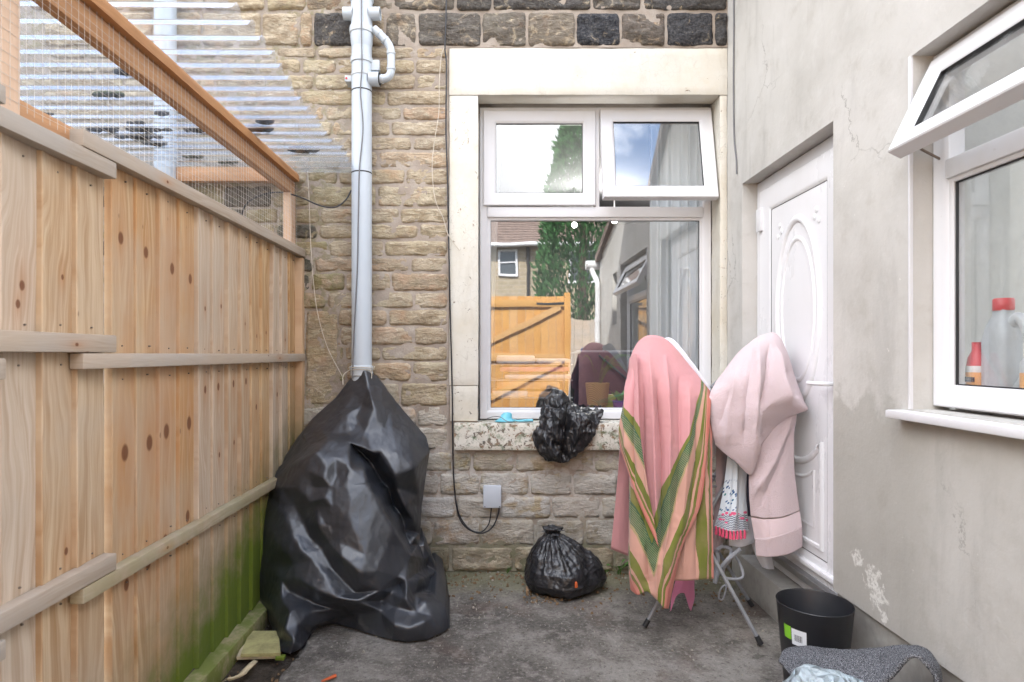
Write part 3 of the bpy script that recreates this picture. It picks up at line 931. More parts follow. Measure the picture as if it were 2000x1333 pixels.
    for k, (y0, y1, sp) in enumerate(low):
        xs = sp + [1421]
        for a, b_ in zip(xs[:-1], xs[1:]):
            st(a, b_, y0, y1, lime=(.6, .85, 1.0, .85, .25)[k]*rr.uniform(.7, 1.15), moss=(.8, .45, .1, .3, .6)[k]*rr.uniform(.5, 1), damp=(0, .1, .2, .45, .95)[k]*rr.uniform(.6, 1), proud=.014)
    # sloping slip of pointing below the sill
    mm = MB(); mm.box((-.148, -.022, .565), (-.085, .0, .685), .01)
    # ---- painted surround
    def pstone(name, lo, hi, peel, algae, n=.02, sd=1):
        x0, y0, z0 = lo; x1, y1, z1 = hi
        nx = max(4, int((x1-x0)/n)); nz_ = max(4, int((z1-z0)/n))
        X, Z = np.meshgrid(np.linspace(x0, x1, nx), np.linspace(z0, z1, nz_))
        A = np.stack([X, np.full_like(X, y0), Z], -1)
        e = np.minimum(np.minimum(X-x0, x1-X), np.minimum(Z-z0, z1-Z))
        A[..., 1] += .005*np.exp(-e/.008) + .0025*vnoise(A, 7, sd) + .0012*vnoise(A, 34, sd+1)
        A[..., 0] += np.where((X == x0) | (X == x1), .003*vnoise(A, 12, sd+2), 0)
        A[..., 2] += np.where((Z == z0) | (Z == z1), .003*vnoise(A, 12, sd+3), 0)
        m = MB(); m.grid(A)
        ring = list(A[0]) + list(A[1:, -1]) + list(A[-1, -2::-1]) + list(A[-2:0:-1, 0])
        F0 = np.array(ring); F1 = F0.copy(); F1[:, 1] = y1
        m.grid(np.stack([F0, F1], 0), wrap=True)
        o = m.build(name, M['paint'], root, smooth=True); o["peel"] = peel; o["algae"] = algae
        return o
    pstone("lintel", (-.267, -.016, OZ1), (XR-.002, .115, 2.951), .22, .0, sd=3)
    pstone("jamb", (-.267, -.012, 1.05), (OX0, .125, OZ1-.004), .34, .05, sd=7)
    pstone("jamb", (-.262, -.014, OZ0+.004), (OX0-.002, .125, 1.046), .42, .12, sd=8)
    pstone("jamb", (OX1, -.012, OZ0+.004), (XR-.002, .125, OZ1-.004), .36, .05, sd=9)
    sl = pstone("sill", (-.236, -.052, .690), (XR-.004, .14, .838), .68, .8, n=.012, sd=11)
    # ---- window
    win = bpy.data.objects.new("window", None); COL.objects.link(win); win.parent = root
    WPOS[win] = Vector((.58, .15, OZ0)); win.location = WPOS[win] - WPOS[root]
    mp = lambda a, b_, n: (a, .12 - n, b_)
    m = MB()
    frame_ring(m, mp, OX0+.006, OX1-.004, .845, 2.672, .050, -.06, 0, open_inner=True)
    m.build("frame", M['upvc'], win, smooth=True)
    boxo("transom", (OX0+.05, .118, 2.028), (OX1-.05, .175, 2.090), M['upvc'], win, .006)
    boxo("mullion", (.580, .119, 2.085), (.602, .174, 2.640), M['upvc'], win, .004)
    m = MB(); frame_ring(m, mp, OX0+.048, OX1-.046, .888, 2.034, .022, -.05, -.012)
    m.build("glazing_bead", M['upvc'], win, smooth=True)
    m = MB(); frame_ring(m, mp, OX0+.068, OX1-.066, .908, 2.014, .004, -.028, -.020)
    m.build("gasket", M['rubber'], win)
    boxo("pane", (OX0+.066, .146, .906), (OX1-.064, .150, 2.016), M['glass'], win, 0)
    # closed light
    m = MB(); frame_ring(m, mp, -.078, .578, 2.094, 2.650, .074, -.03, .016)
    m.build("sash", M['upvc'], win, smooth=True)
    m = MB(); frame_ring(m, mp, -.006, .506, 2.166, 2.578, .004, -.012, .004)
    m.build("gasket", M['rubber'], win)
    boxo("pane", (-.006, .124, 2.166), (.506, .128, 2.578), M['glass'], win, 0)
    # open top-hung light
    th = R(12.8); hz = 2.648
    def mp2(a, b_, n):
        dz = b_ - hz
        return (a, .116 - n*math.cos(th) + dz*math.sin(th), hz + dz*math.cos(th) + n*math.sin(th))
    m = MB(); frame_ring(m, mp2, .604, 1.252, 2.094, 2.650, .074, -.03, .016)
    m.build("sash", M['upvc'], win, smooth=True)
    m = MB(); frame_ring(m, mp2, .676, 1.180, 2.166, 2.578, .004, -.012, .004)
    m.build("gasket", M['rubber'], win)
    m = MB(); vs = [mp2(a, b_, n) for n in (-.004, -.008) for a, b_ in ((.676, 2.166), (1.180, 2.166), (1.180, 2.578), (.676, 2.578))]
    m.add(vs, [(0, 1, 2, 3), (7, 6, 5, 4), (0, 4, 5, 1), (1, 5, 6, 2), (2, 6, 7, 3), (3, 7, 4, 0)])
    m.build("pane", M['glass'], win)
    m = MB(); a = Vector((1.246, .14, 2.15)); m.tube([a, Vector((1.244, .085, 2.24)), Vector((1.243, .07, 2.42))], .004, 6)
    m.build("stay", M['brass'], win, smooth=True)
    # ---- room behind the window
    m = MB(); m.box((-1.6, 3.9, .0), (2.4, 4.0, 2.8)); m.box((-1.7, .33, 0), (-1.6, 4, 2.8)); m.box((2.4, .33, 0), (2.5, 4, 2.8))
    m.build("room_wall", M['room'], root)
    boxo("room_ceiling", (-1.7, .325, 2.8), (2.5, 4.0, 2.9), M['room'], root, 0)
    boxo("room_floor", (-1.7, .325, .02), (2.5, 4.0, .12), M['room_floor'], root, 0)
    boxo("window_board", (OX0+.01, .19, .80), (OX1-.01, .42, .842), M['upvc'], root, .006)
    return root
def frame_ring(m, mp, a0, a1, b0, b1, w_, n0, n1, open_inner=False):
    ch = .004
    prof = [(0, n0), (0, n1-ch), (ch, n1), (w_-min(.016, w_*.4), n1), (w_, n1-min(.012, w_*.3, (n1-n0)*.5)), (w_, n0)]
    vs = []
    for (i, n) in prof:
        for (a, b_) in ((a0+i, b0+i), (a1-i, b0+i), (a1-i, b1-i), (a0+i, b1-i)):
            vs.append(mp(a, b_, n))
    k = len(prof); fs = []
    for r in range(k):
        r2 = (r+1) % k
        for c in range(4):
            c2 = (c+1) % 4
            fs.append((r*4+c, r*4+c2, r2*4+c2, r2*4+c))
    m.add(vs, fs)
house = make_house()

# ================================================================== RENDERED EXTENSION (right)
DY0, DY1, DZT = -.216, -1.09, 2.13
WY0, WY1, WZ0, WZ1 = -1.534, -2.66, 1.052, 2.163
SY0, SY1, SZ0, SZ1 = -2.86, -3.10, 1.55, 2.12
YEND = -3.75
def make_extension():
    root = thing("rendered_extension", (1.9, -1.9, 0), "grey cement rendered lean-to with white door and top-hung window", "building")
    top = lambda y: 3.55 + .29*y
    ys = [.004, DY0, -.45, -.7, -.9, DY1, -1.3, WY0, -1.8, -2.1, -2.4, WY1, SY0, SY1, -3.4, YEND]
    zs = [.312, .6, WZ0, 1.3, SZ0, 1.8, SZ1, DZT, WZ1, 9]
    zs = sorted(set(zs))
    bm = bmesh.new(); vd = {}
    def vt(y, z):
        k = (round(y, 4), round(z, 4))
        if k not in vd: vd[k] = bm.verts.new((XR, y, top(y) if z > 8 else z))
        return vd[k]
    for a, b_ in zip(ys[:-1], ys[1:]):
        for c, d in zip(zs[:-1], zs[1:]):
            ym, zm = (a+b_)/2, (c+d)/2
            if DY1 < ym < DY0 and zm < DZT: continue
            if WY1 < ym < WY0 and WZ0 < zm < WZ1: continue
            if SY1 < ym < SY0 and SZ0 < zm < SZ1: continue
            bm.faces.new((vt(a, c), vt(b_, c), vt(b_, d), vt(a, d)))
    r = bmesh.ops.extrude_face_region(bm, geom=bm.faces[:])
    for g in r['geom']:
        if isinstance(g, bmesh.types.BMVert): g.co.x += .12
    bm.verts.index_update()
    m = MB(); m.add([v.co for v in bm.verts], [[v.index for v in f.verts] for f in bm.faces]); bm.free()
    m.build("wall", M['render'], root)
    # end wall keeps light out; far wall opening is added to let daylight in
    m = MB(); m.box((XR+.002, YEND-.2, 0), (3.2, YEND-.002, 2.40)); m.build("end_wall", M['render'], root)
    m = MB(); m.box((3.0, YEND, 0), (3.2, 0, .9)); m.box((3.0, YEND, 2.2), (3.2, 0, 2.4)); m.box((3.0, -1.2, .9), (3.2, 0, 2.2)); m.box((3.0, YEND, .9), (3.2, -2.9, 2.2)); m.build("far_wall", M['render'], root)
    m = MB()
    m.box((XR+.016, YEND, -.02), (XR+.2, DY1-.002, .309)); m.box((XR+.016, DY0+.002, -.02), (XR+.2, -.03, .309))
    m.build("plinth", M['plinth'], root)
    boxo("door_step", (XR-.02, DY1+.002, -.02), (XR+.4, DY0-.002, .165), M['plinth'], root, .012)
    def slab(x0, x1, y0, y1, nm, mt, dz=0, t=.09):
        m = MB(); A = [(x0, y0, top(y0)+dz), (x1, y0, top(y0)+dz), (x1, y1, top(y1)+dz), (x0, y1, top(y1)+dz)]
        m.add(A + [(x, y, z+t) for x, y, z in A], [(0, 1, 2, 3), (7, 6, 5, 4), (0, 4, 5, 1), (1, 5, 6, 2), (2, 6, 7, 3), (3, 7, 4, 0)])
        return m.build(nm, M[mt], root)
    slab(XR-.05, 1.62, .02, YEND-.28, "roof", 'roof'); slab(2.28, 3.2, .02, YEND-.28, "roof", 'roof')
    slab(1.62, 2.28, .02, -1.25, "roof", 'roof'); slab(1.62, 2.28, -2.85, YEND-.28, "roof", 'roof')
    slab(1.621, 2.279, -1.252, -2.848, "added_rooflight", 'added_rooflight', .05, .006)  # rooflight and its roof opening are added to light the kitchen
    # gutter and down pipe at the low end
    gp = [(XR-.16, YEND-.30, 2.36), (3.2, YEND-.30, 2.36)]
    m = MB(); m.tube(gp, .055, 14); m.build("gutter", M['upvc'], root, smooth=True)
    m = MB(); m.tube(crv([(XR-.10, YEND-.30, 2.34), (XR-.07, YEND-.25, 2.24), (XR-.05, YEND-.10, 2.12), (XR-.045, YEND-.09, 2.0)], 5).tolist() + [(XR-.045, YEND-.09, .02)], .034, 14)
    m.build("down_pipe", M['upvc'], root, smooth=True)
    m = MB(); m.lathe([(.036, 0), (.041, .004), (.041, .05), (.036, .054)], (XR-.045, YEND-.09, 1.62), 16); m.build("pipe_clip", M['upvc'], root, smooth=True)
    # ---- door
    door = bpy.data.objects.new("door", None); COL.objects.link(door); door.parent = root
    WPOS[door] = Vector((1.4, (DY0+DY1)/2, .17)); door.location = WPOS[door]-WPOS[root]
    XF = 1.381
    mp = lambda a, b_, n: (XF - n, -a, b_)
    a0, a1 = -DY0+.002, -DY1-.002
    m = MB(); frame_ring(m, mp, a0, a1, .168, DZT-.003, .068, -.07, 0); m.build("frame", M['upvc'], door, smooth=True)
    m = MB(); frame_ring(m, mp, a0+.058, a1-.058, .235, DZT-.062, .118, -.06, .012); m.build("leaf", M['door'], door, smooth=True)
    m = MB(); frame_ring(m, mp, a0+.172, a1-.172, .352, DZT-.176, .005, -.03, .004); m.build("gasket", M['rubber'], door)
    boxo("panel", (XF-.002+.0, -(a1-.174), .352), (XF+.02, -(a0+.174), DZT-.178), M['door'], door, 0)
    XP = XF+.005
    cy = (DY0+DY1)/2
    def mould(path, r=.012, closed=False):
        pts = [(XP, y, z) for y, z in path]
        if closed: pts = pts + pts[:1]
        m = MB(); m.tube(pts, r, 10, cap=not closed); return m.build("moulding", M['door'], door, smooth=True)
    def oval(ry, rz, zc, n=56): return [(cy + ry*math.cos(2*math.pi*k/n), zc + rz*math.sin(2*math.pi*k/n)) for k in range(n)]
    mould(oval(.198, .415, 1.432), .020, True)
    mould(oval(.150, .325, 1.432), .014, True)
    yl, yr = cy+.215, cy-.215
    arc = [(cy + t*.215, .742 + .112*abs(t)**2.2) for t in np.linspace(1, -1, 17)]
    mould(arc + [(yr, .40)] + [(yl, .40)] + arc[:1], .018)
    arc2 = [(cy + t*.150, .672 + .05*abs(t)**2.2) for t in np.linspace(1, -1, 17)]
    mould(arc2 + [(cy-.150, .475)] + [(cy+.150, .475)] + arc2[:1], .012)
    for sy in (-1, 1):
        m = MB()
        for k, (dy, dz) in enumerate(((0, 0), (.035, .02), (.02, .05))):
            m.lathe([(.0, -.010), (.014, -.006), (.012, .002), (0, .004)], (XP-.004, cy+sy*(.19-dy), 1.80+dz), 10, axis='x')
        m.build("corner_ornament", M['door'], door, smooth=True)
    m = MB(); m.box((XF-.022, -(a1-.075), 1.0), (XF-.012, -(a1-.11), 1.22), .003); m.tube([(XF-.02, -(a1-.092), 1.105), (XF-.06, -(a1-.092), 1.105), (XF-.062, -(a1-.22), 1.103)], .009, 10)
    m.build("handle", M['door'], door, smooth=True)
    for zz in (1.86, 1.15, .45):
        boxo("hinge", (XF-.026, -(a0+.10), zz), (XF-.0, -(a0+.045), zz+.12), M['upvc'], door, .006)
    boxo("threshold", (XF-.045, -(a1-.02), .232), (XF+.0, -(a0+.07), .262), M['brass'], door, .004)
    boxo("drip_bar", (XF-.034, -(a1-.075), .300), (XF-.008, -(a0+.075), .322), M['door'], door, .005)
    # ---- window
    XW = 1.369
    win = bpy.data.objects.new("window", None); COL.objects.link(win); win.parent = root
    WPOS[win] = Vector((1.4, (WY0+WY1)/2, WZ0)); win.location = WPOS[win]-WPOS[root]
    mp = lambda a, b_, n: (XW - n, -a, b_)
    b0, b1 = -WY0+.002, -WY1-.002
    zt = 1.808
    m = MB(); frame_ring(m, mp, b0, b1, WZ0+.012, WZ1-.004, .054, -.06, 0); m.build("frame", M['upvc'], win, smooth=True)
    boxo("transom", (XW+.001, -(b1-.05), zt-.048), (XW+.058, -(b0+.05), zt+.012), M['upvc'], win, .006)
    m = MB(); frame_ring(m, mp, b0+.047, b1-.047, WZ0+.060, zt-.040, .020, -.05, -.012); m.build("glazing_bead", M['upvc'], win, smooth=True)
    m = MB(); frame_ring(m, mp, b0+.065, b1-.065, WZ0+.078, zt-.058, .006, -.03, -.021); m.build("gasket", M['rubber'], win)
    boxo("pane", (XW+.026, -(b1-.067), WZ0+.080), (XW+.030, -(b0+.067), zt-.060), M['glass_dirty'], win, 0)
    th = R(26); hz = 2.128
    def mp2(a, b_, n):
        dz = b_ - hz
        return (XW - .004 - n*math.cos(th) + dz*math.sin(th), -a, hz + dz*math.cos(th) + n*math.sin(th))
    m = MB(); frame_ring(m, mp2, b0+.022, b1-.022, zt+.006, hz, .064, -.03, .018); m.build("sash", M['upvc'], win, smooth=True)
    m = MB(); frame_ring(m, mp2, b0+.084, b1-.084, zt+.068, hz-.062, .005, -.012, .006); m.build("gasket", M['rubber'], win)
    m = MB(); q = ((b0+.085, zt+.069), (b1-.085, zt+.069), (b1-.085, hz-.063), (b0+.085, hz-.063))
    m.add([mp2(a, b_, n) for n in (-.002, -.006) for a, b_ in q], [(0, 1, 2, 3), (7, 6, 5, 4), (0, 4, 5, 1), (1, 5, 6, 2), (2, 6, 7, 3), (3, 7, 4, 0)])
    m.build("pane", M['glass_dirty'], win)
    m = MB(); m.tube([(XW+.004, -(b0+.03), zt+.02), (XW-.06, -(b0+.035), zt+.05), mp2(b0+.03, zt+.10, -.02)], .004, 6); m.build("stay", M['wire_dark'], win, smooth=True)
    boxo("sill", (XR-.055, WY1-.04, WZ0-.030), (XW+.02, WY0+.045, WZ0-.004), M['upvc'], win, .006)
    boxo("corner_bead", (XR-.006, WY0-.001, WZ0), (XR+.006, WY0+.007, WZ1), M['upvc'], win, .002)
    # small far window, only mirrored in the house glass
    win2 = bpy.data.objects.new("window", None); COL.objects.link(win2); win2.parent = root
    WPOS[win2] = Vector((1.4, (SY0+SY1)/2, SZ0)); win2.location = WPOS[win2]-WPOS[root]
    m = MB(); frame_ring(m, mp, -SY0+.002, -SY1-.002, SZ0+.002, SZ1-.002, .055, -.06, 0); m.build("frame", M['upvc'], win2, smooth=True)
    boxo("pane", (XW+.026, SY1+.05, SZ0+.05), (XW+.030, SY0-.05, SZ1-.05), M['glass_dirty'], win2, 0)
    # kitchen seen through the glass
    m = MB(); m.box((2.3, -2.9, 0), (2.4, -1.2, .9)); m.box((2.3, -2.9, 2.2), (2.4, -1.2, 2.5)); m.box((1.43, -1.2, 0), (2.4, -1.1, 2.5)); m.box((1.43, -3.0, 0), (2.4, -2.9, 2.5)); m.build("room_wall", M['room_pale'], root)  # gap at the back added to bring daylight into the kitchen
    boxo("window_board", (1.432, WY1+.01, WZ0-.02), (1.74, WY0-.01, WZ0+.028), M['upvc'], root, .006)
    return root
ext = make_extension()

# ================================================================== FENCE (left)
XB, XRAIL = -1.128, -1.078
def make_fence():
    def panel(label, yn, yf, rails, seed, knots=None, bot=.06, ztop=1.775):
        root = thing("timber_fence", (XB-.02, (yn+yf)/2, 0), label, "fence", "timber fence panels along the yard")
        rr = random.Random(seed)
        y = yn; k = 0
        pitch = (yf-yn)/max(1, round((yf-yn)/.124))
        while y < yf-.001:
            y1 = y + pitch
            m = MB()
            # feather-edge board: thick on its near side, lapping the next
            t0 = .018 + rr.uniform(-.002, .004); t1 = .006
            off = rr.uniform(-.0015, .0015)
            ya, yb = y-.004, min(y1+.012, yf+.01)
            z0, z1 = bot + rr.uniform(-.004, .004), ztop + rr.uniform(-.004, .004)
            nzv = 14
            vs = []; fs = []
            for i in range(nzv+1):
                z = z0 + (z1-z0)*i/nzv
                wv = .0018*math.sin(z*2.1 + k*1.7) + rr.uniform(-.0006, .0006)
                sh = .0015*math.sin(z*1.3 + k)
                vs += [(XB+off+t0+wv, ya+sh+.002, z), (XB+off+t0-.002+wv, ya+sh, z), (XB-.004, ya+sh, z), (XB-.004, yb+sh, z), (XB+off+t1*.6+wv, yb+sh, z)]
            for i in range(nzv):
                for c in range(5):
                    c2 = (c+1) % 5
                    fs.append((i*5+c, i*5+c2, (i+1)*5+c2, (i+1)*5+c))
            fs += [(0, 1, 2, 3, 4), tuple(nzv*5+c for c in (4, 3, 2, 1, 0))]
            m.add(vs, fs)
            o = m.build("board", M['board'], root, smooth=True)
            o["grain"] = float(k//2 * 1.37 + seed)
            o["pale"] = float((rr.choice([0, .1, .3, .6, .9]) if seed == 1 else rr.choice([.35, .6, .8, 1.0])) if not (seed == 1 and k < 4) else rr.choice([0, .25]))
            o["warm"] = float(([.75, .6, .8, .65, .35, .25, .3, .2] + [.15]*30)[k] if seed == 1 else rr.uniform(0, .15))
            cyb, czb = WPOS[o].y, WPOS[o].z
            kk = knots(k, (ya+yb)/2) if knots else []
            for q in range(3):
                if q < len(kk): o["knot%d" % (q+1)] = (kk[q][0], kk[q][1]-czb, kk[q][2]*1.5)
                else: o["knot%d" % (q+1)] = (0.0, -9.0, 0.0)
            y = y1; k += 1
        m = MB(); yy = yn + pitch*.5
        while yy < yf:
            for (ra, rb, za, zb, mt) in rails:
                for dz in (-.030, .018):
                    zc = (zb + .018 if dz > 0 else za - .030) + rr.uniform(-.006, .006); yc = yy + rr.uniform(-.012, .012)
                    if zc < ztop-.01: m.lathe([(0, .0165), (.0026, .016), (.0028, .009)], (XB, yc, zc), 6, axis='x')
            yy += pitch
        m.build("nail", M['wire_dark'], root, kind="stuff")
        for j, (ra, rb, za, zb, mt) in enumerate(rails):
            o = boxo("rail", (XB+.012, ra, za), (XRAIL, rb, zb), M[mt], root, .004)
            o["grain"] = float(seed*2.3 + j*1.7)
            for q in range(3): o["knot%d" % (q+1)] = (0.0, -9.0, 0.0)
            if rb-ra > .3:
                L = (ra+rb)/2
                o["knot1"] = (.02, (rb-ra)*.28*(1 if j % 2 else -1), .006)
        return root
    def kn_far(k, y):
        # pairs of boards sawn from one plank share their knots
        z = CAMZ
        tab = {0: [(.0, .93, .0165), (-.02, 1.57, .012), (.01, .53, .012)], 1: [(.012, .94, .0165), (-.01, 1.55, .012), (.0, .56, .015)], 2: [(-.02, .965, .0165), (.02, 1.52, .013), (-.03, .60, .013)],
               3: [(.012, .975, .016), (.02, 1.50, .012), (.0, .64, .014)], 4: [(.0, 1.09, .010), (.0, 1.40, .006)], 5: [(-.01, 1.095, .010), (.02, 1.42, .006), (.0, .82, .007)],
               6: [(.0, 1.10, .010), (.01, .85, .007)], 7: [(.0, 1.105, .010), (-.01, 1.36, .005)], 8: [(.01, 1.31, .006), (0, .98, .009)], 9: [(0, 1.33, .006)], 10: [(.02, 1.02, .008)], 11: [(0, 1.3, .006)]}
        return tab.get(k, [])
    def kn_near(k, y):
        rr = random.Random(k*7+3)
        return [(rr.uniform(-.03, .03), rr.uniform(.5, 1.6), rr.uniform(.004, .008)) for _ in range(2)]
    panel("far fence panel with pairs of dark red knots and green algae low down", -1.69, -.055,
          [(-1.860, -.012, 1.770, 1.815, 'rail'), (-1.860, -.012, 1.186, 1.228, 'rail'), (-1.860, -.012, .572, .613, 'rail_low')], 1, kn_far)
    panel("paler fence panel whose rails overlap the knotty panel", -2.33, -1.715,
          [(-2.47, -1.72, 1.722, 1.7675, 'rail'), (-2.47, -1.72, 1.2305, 1.279, 'rail'), (-2.47, -1.72, .6155, .662, 'rail')], 5, kn_near, ztop=1.735)
    panel("fence panel beyond the paler one running back to the gate", -5.3, -2.36,
          [(-5.3, -2.11, 1.774, 1.815, 'rail'), (-5.3, -2.11, 1.170, 1.217, 'rail'), (-5.3, -2.11, .556, .600, 'rail')], 9, kn_near)
    p = boxo("fence_post", (-1.20, -.052, 0), (-1.085, -.004, 1.765), M['post'], None, .004)
    tag(p, "orange brown fence post against the stone wall", "post")
    for q in range(3): p["knot%d" % (q+1)] = (0.0, -9.0, 0.0)
    p["grain"] = 3.3; p["knot1"] = (.005, .55, .008)
    g = boxo("gravel_board", (-1.122, -5.3, -.03), (-1.052, -.06, .058), M['gravel_board'], None, .006)
    tag(g, "green algae covered board lying along the foot of the fence", "board")
    for q in range(3): g["knot%d" % (q+1)] = (0.0, -9.0, 0.0)
    g["grain"] = 8.1
make_fence()

# ================================================================== AVIARY beyond the fence
def noknot(o, g=1.0, **kn):
    for q in range(3): o["knot%d" % (q+1)] = (0.0, -9.0, 0.0)
    o["grain"] = g
    for k, v in kn.items(): o[k] = v
    return o
def make_aviary():
    XA = -1.175
    root = thing("aviary", (XA-.5, -1.1, 0), "timber aviary frame with wire mesh and clear corrugated roof above fence", "aviary")
    # half-round top rail over a flat board
    m = MB()
    n = 12; prof = [(.036*math.cos(math.pi*k/n), .040 + .036*math.sin(math.pi*k/n)) for k in range(n+1)]
    prof = [(-.036, .018), ] + prof[::-1] + [(.036, .018)]
    ys = np.linspace(-2.35, -.03, 20)
    A = np.array([[(XA+.03+px_, y, 2.175+pz_) for px_, pz_ in prof] for y in ys])
    A += .0018*vnoise(A, 9, 4)[..., None]
    m.grid(A, wrap=True); m.add(A[0], [tuple(range(len(prof)))]); m.add(A[-1], [tuple(range(len(prof)))[::-1]])
    noknot(m.build("top_rail", M['orange_y'], root, smooth=True), 2.2)
    noknot(boxo("rail", (XA, -2.35, 2.118), (XA+.042, -.03, 2.189), M['orange_y'], root, .004), 6.1)
    noknot(boxo("post", (XA+.002, -.105, 0), (XA+.045, -.022, 2.116), M['orange_z'], root, .004), 1.2, knot1=(.0, 1.93, .006))
    noknot(boxo("post", (XA+.002, -2.20, 0), (XA+.05, -2.01, 2.116), M['orange_z'], root, .004), 4.2)
    noknot(boxo("cross_rail", (-1.78, -.075, 2.185), (XA-.002, -.03, 2.262), M['orange_x'], root, .004), 5.4)
    noknot(boxo("sole_rail", (XA-.002, -2.008, 1.795), (XA+.036, -.108, 1.835), M['orange_y'], root, .003), 3.4)
    # wire mesh on the yard side
    m = MB(); r = .00052; xw = XA+.052
    rw = random.Random(3)
    for y in np.arange(-2.30, -.02, .0255):
        a = (xw + rw.uniform(-.002, .002), y, 1.80); b_ = (xw + rw.uniform(-.002, .002), y + rw.uniform(-.003, .003), 2.186)
        m.tube([a, b_], r, 4, cap=False)
    for z in np.arange(1.815, 2.18, .0255):
        m.tube([(xw + rw.uniform(-.002, .002), y, z + rw.uniform(-.002, .002)) for y in np.linspace(-2.3, -.02, 12)], r, 4, cap=False)
    m.build("wire_mesh", M['wire'], root, kind="stuff")
    # corrugated roof: ridges run across, valleys drain over the fence
    pitch = .0955; x0, x1 = -3.3, -.795
    ys = np.arange(-2.32, -.012, pitch/12)
    xs = np.linspace(x0, x1, 10)
    X, Y = np.meshgrid(xs, ys)
    Z = 2.272 - .012*(X-x0)/2.5 + .021*np.cos(2*math.pi*Y/pitch)
    A = np.stack([X, Y, Z], -1); A[..., 2] += .004*vnoise(A*np.array([1, 1, 0]), 3, 6)
    A[:, -1, 0] += .03*vnoise(np.stack([Y[:, -1], Y[:, -1], Y[:, -1]], -1), 2.3, 3) + .022*np.floor((Y[:, -1]+2.32)/.62 % 2) + .006*vnoise(np.stack([Y[:, -1]]*3, -1), 40, 5)
    m = MB(); m.grid(A); sheet = m.build("roof_sheet", M['corr'], root, smooth='full')
    # neighbour's soil pipe seen through the sheet
    pp = thing("soil_pipe", (-1.83, -.09, 0), "pale grey pipe on the wall behind the clear roof sheet", "pipe")
    m = MB(); m.lathe([(.056, 0), (.056, 4.2)], (-1.83, -.085, 0), 28, cap1=True); m.build("pipe", M['pvc'], pp, smooth=True)
    m = MB(); m.lathe([(.057, 0), (.064, .006), (.064, .07), (.057, .076)], (-1.83, -.085, 1.95), 28); m.build("collar", M['pvc_band'], pp, smooth=True)
    # clumps of moss lying in the valleys
    spots = [(210,188,1),(300,270,0),(205,250,0),(190,257,0),(290,287,0),(262,243,0),(345,230,0),(380,250,0),(400,262,0),(528,246,0),(590,300,0),(445,318,1),(375,305,1),(250,275,0),(420,262,0),(595,297,0),(252,134,0),(100,225,0),(458,288,0),(320,262,0),(505,262,0),(270,255,0)]
    rr = random.Random(11)
    for i, (sx, sy, gr) in enumerate(spots):
        d = F*(2.262-CAMZ)/(692-sy); Yb = CAMY + d
        Yb = -(round(-Yb/pitch - .5) + .5)*pitch
        if Yb > -.05: Yb -= pitch
        d = Yb - CAMY
        Xb = (sx-970)/F*d
        L = rr.uniform(.025, .07); H = rr.uniform(.014, .032)
        m = MB(); n = 16
        for q in range(3):
            cx = Xb + rr.uniform(-.5, .5)*L; rr_ = rr.uniform(.5, 1)*H
            pr = [(rr_*math.sin(t)*1.0 + .001, -rr_*.3 + rr_*(1-math.cos(t))*.6) for t in np.linspace(.2, math.pi-.1, 6)]
            m.lathe(pr, (cx, Yb, 2.259), 8)
        V = np.array(m.v); V[:, 0] = Xb + (V[:, 0]-Xb)*1.9; V += .006*np.stack([vnoise(V, 70, i), vnoise(V, 70, i+5), vnoise(V, 60, i+9)], -1)
        V[:, 2] += 2.256 - V[:, 2].min()
        m.v = [tuple(q) for q in V]
        o = m.build("moss_clump", M['moss' if gr else 'moss_dark'], None, smooth='full')
        if gr: tag(o, "green tuft of moss lying on the clear corrugated roof", "moss", "green moss tufts on the clear roof")
        else: tag(o, "dark clump of dead moss lying on the clear corrugated roof", "moss", "dark moss clumps on the clear roof")
make_aviary()

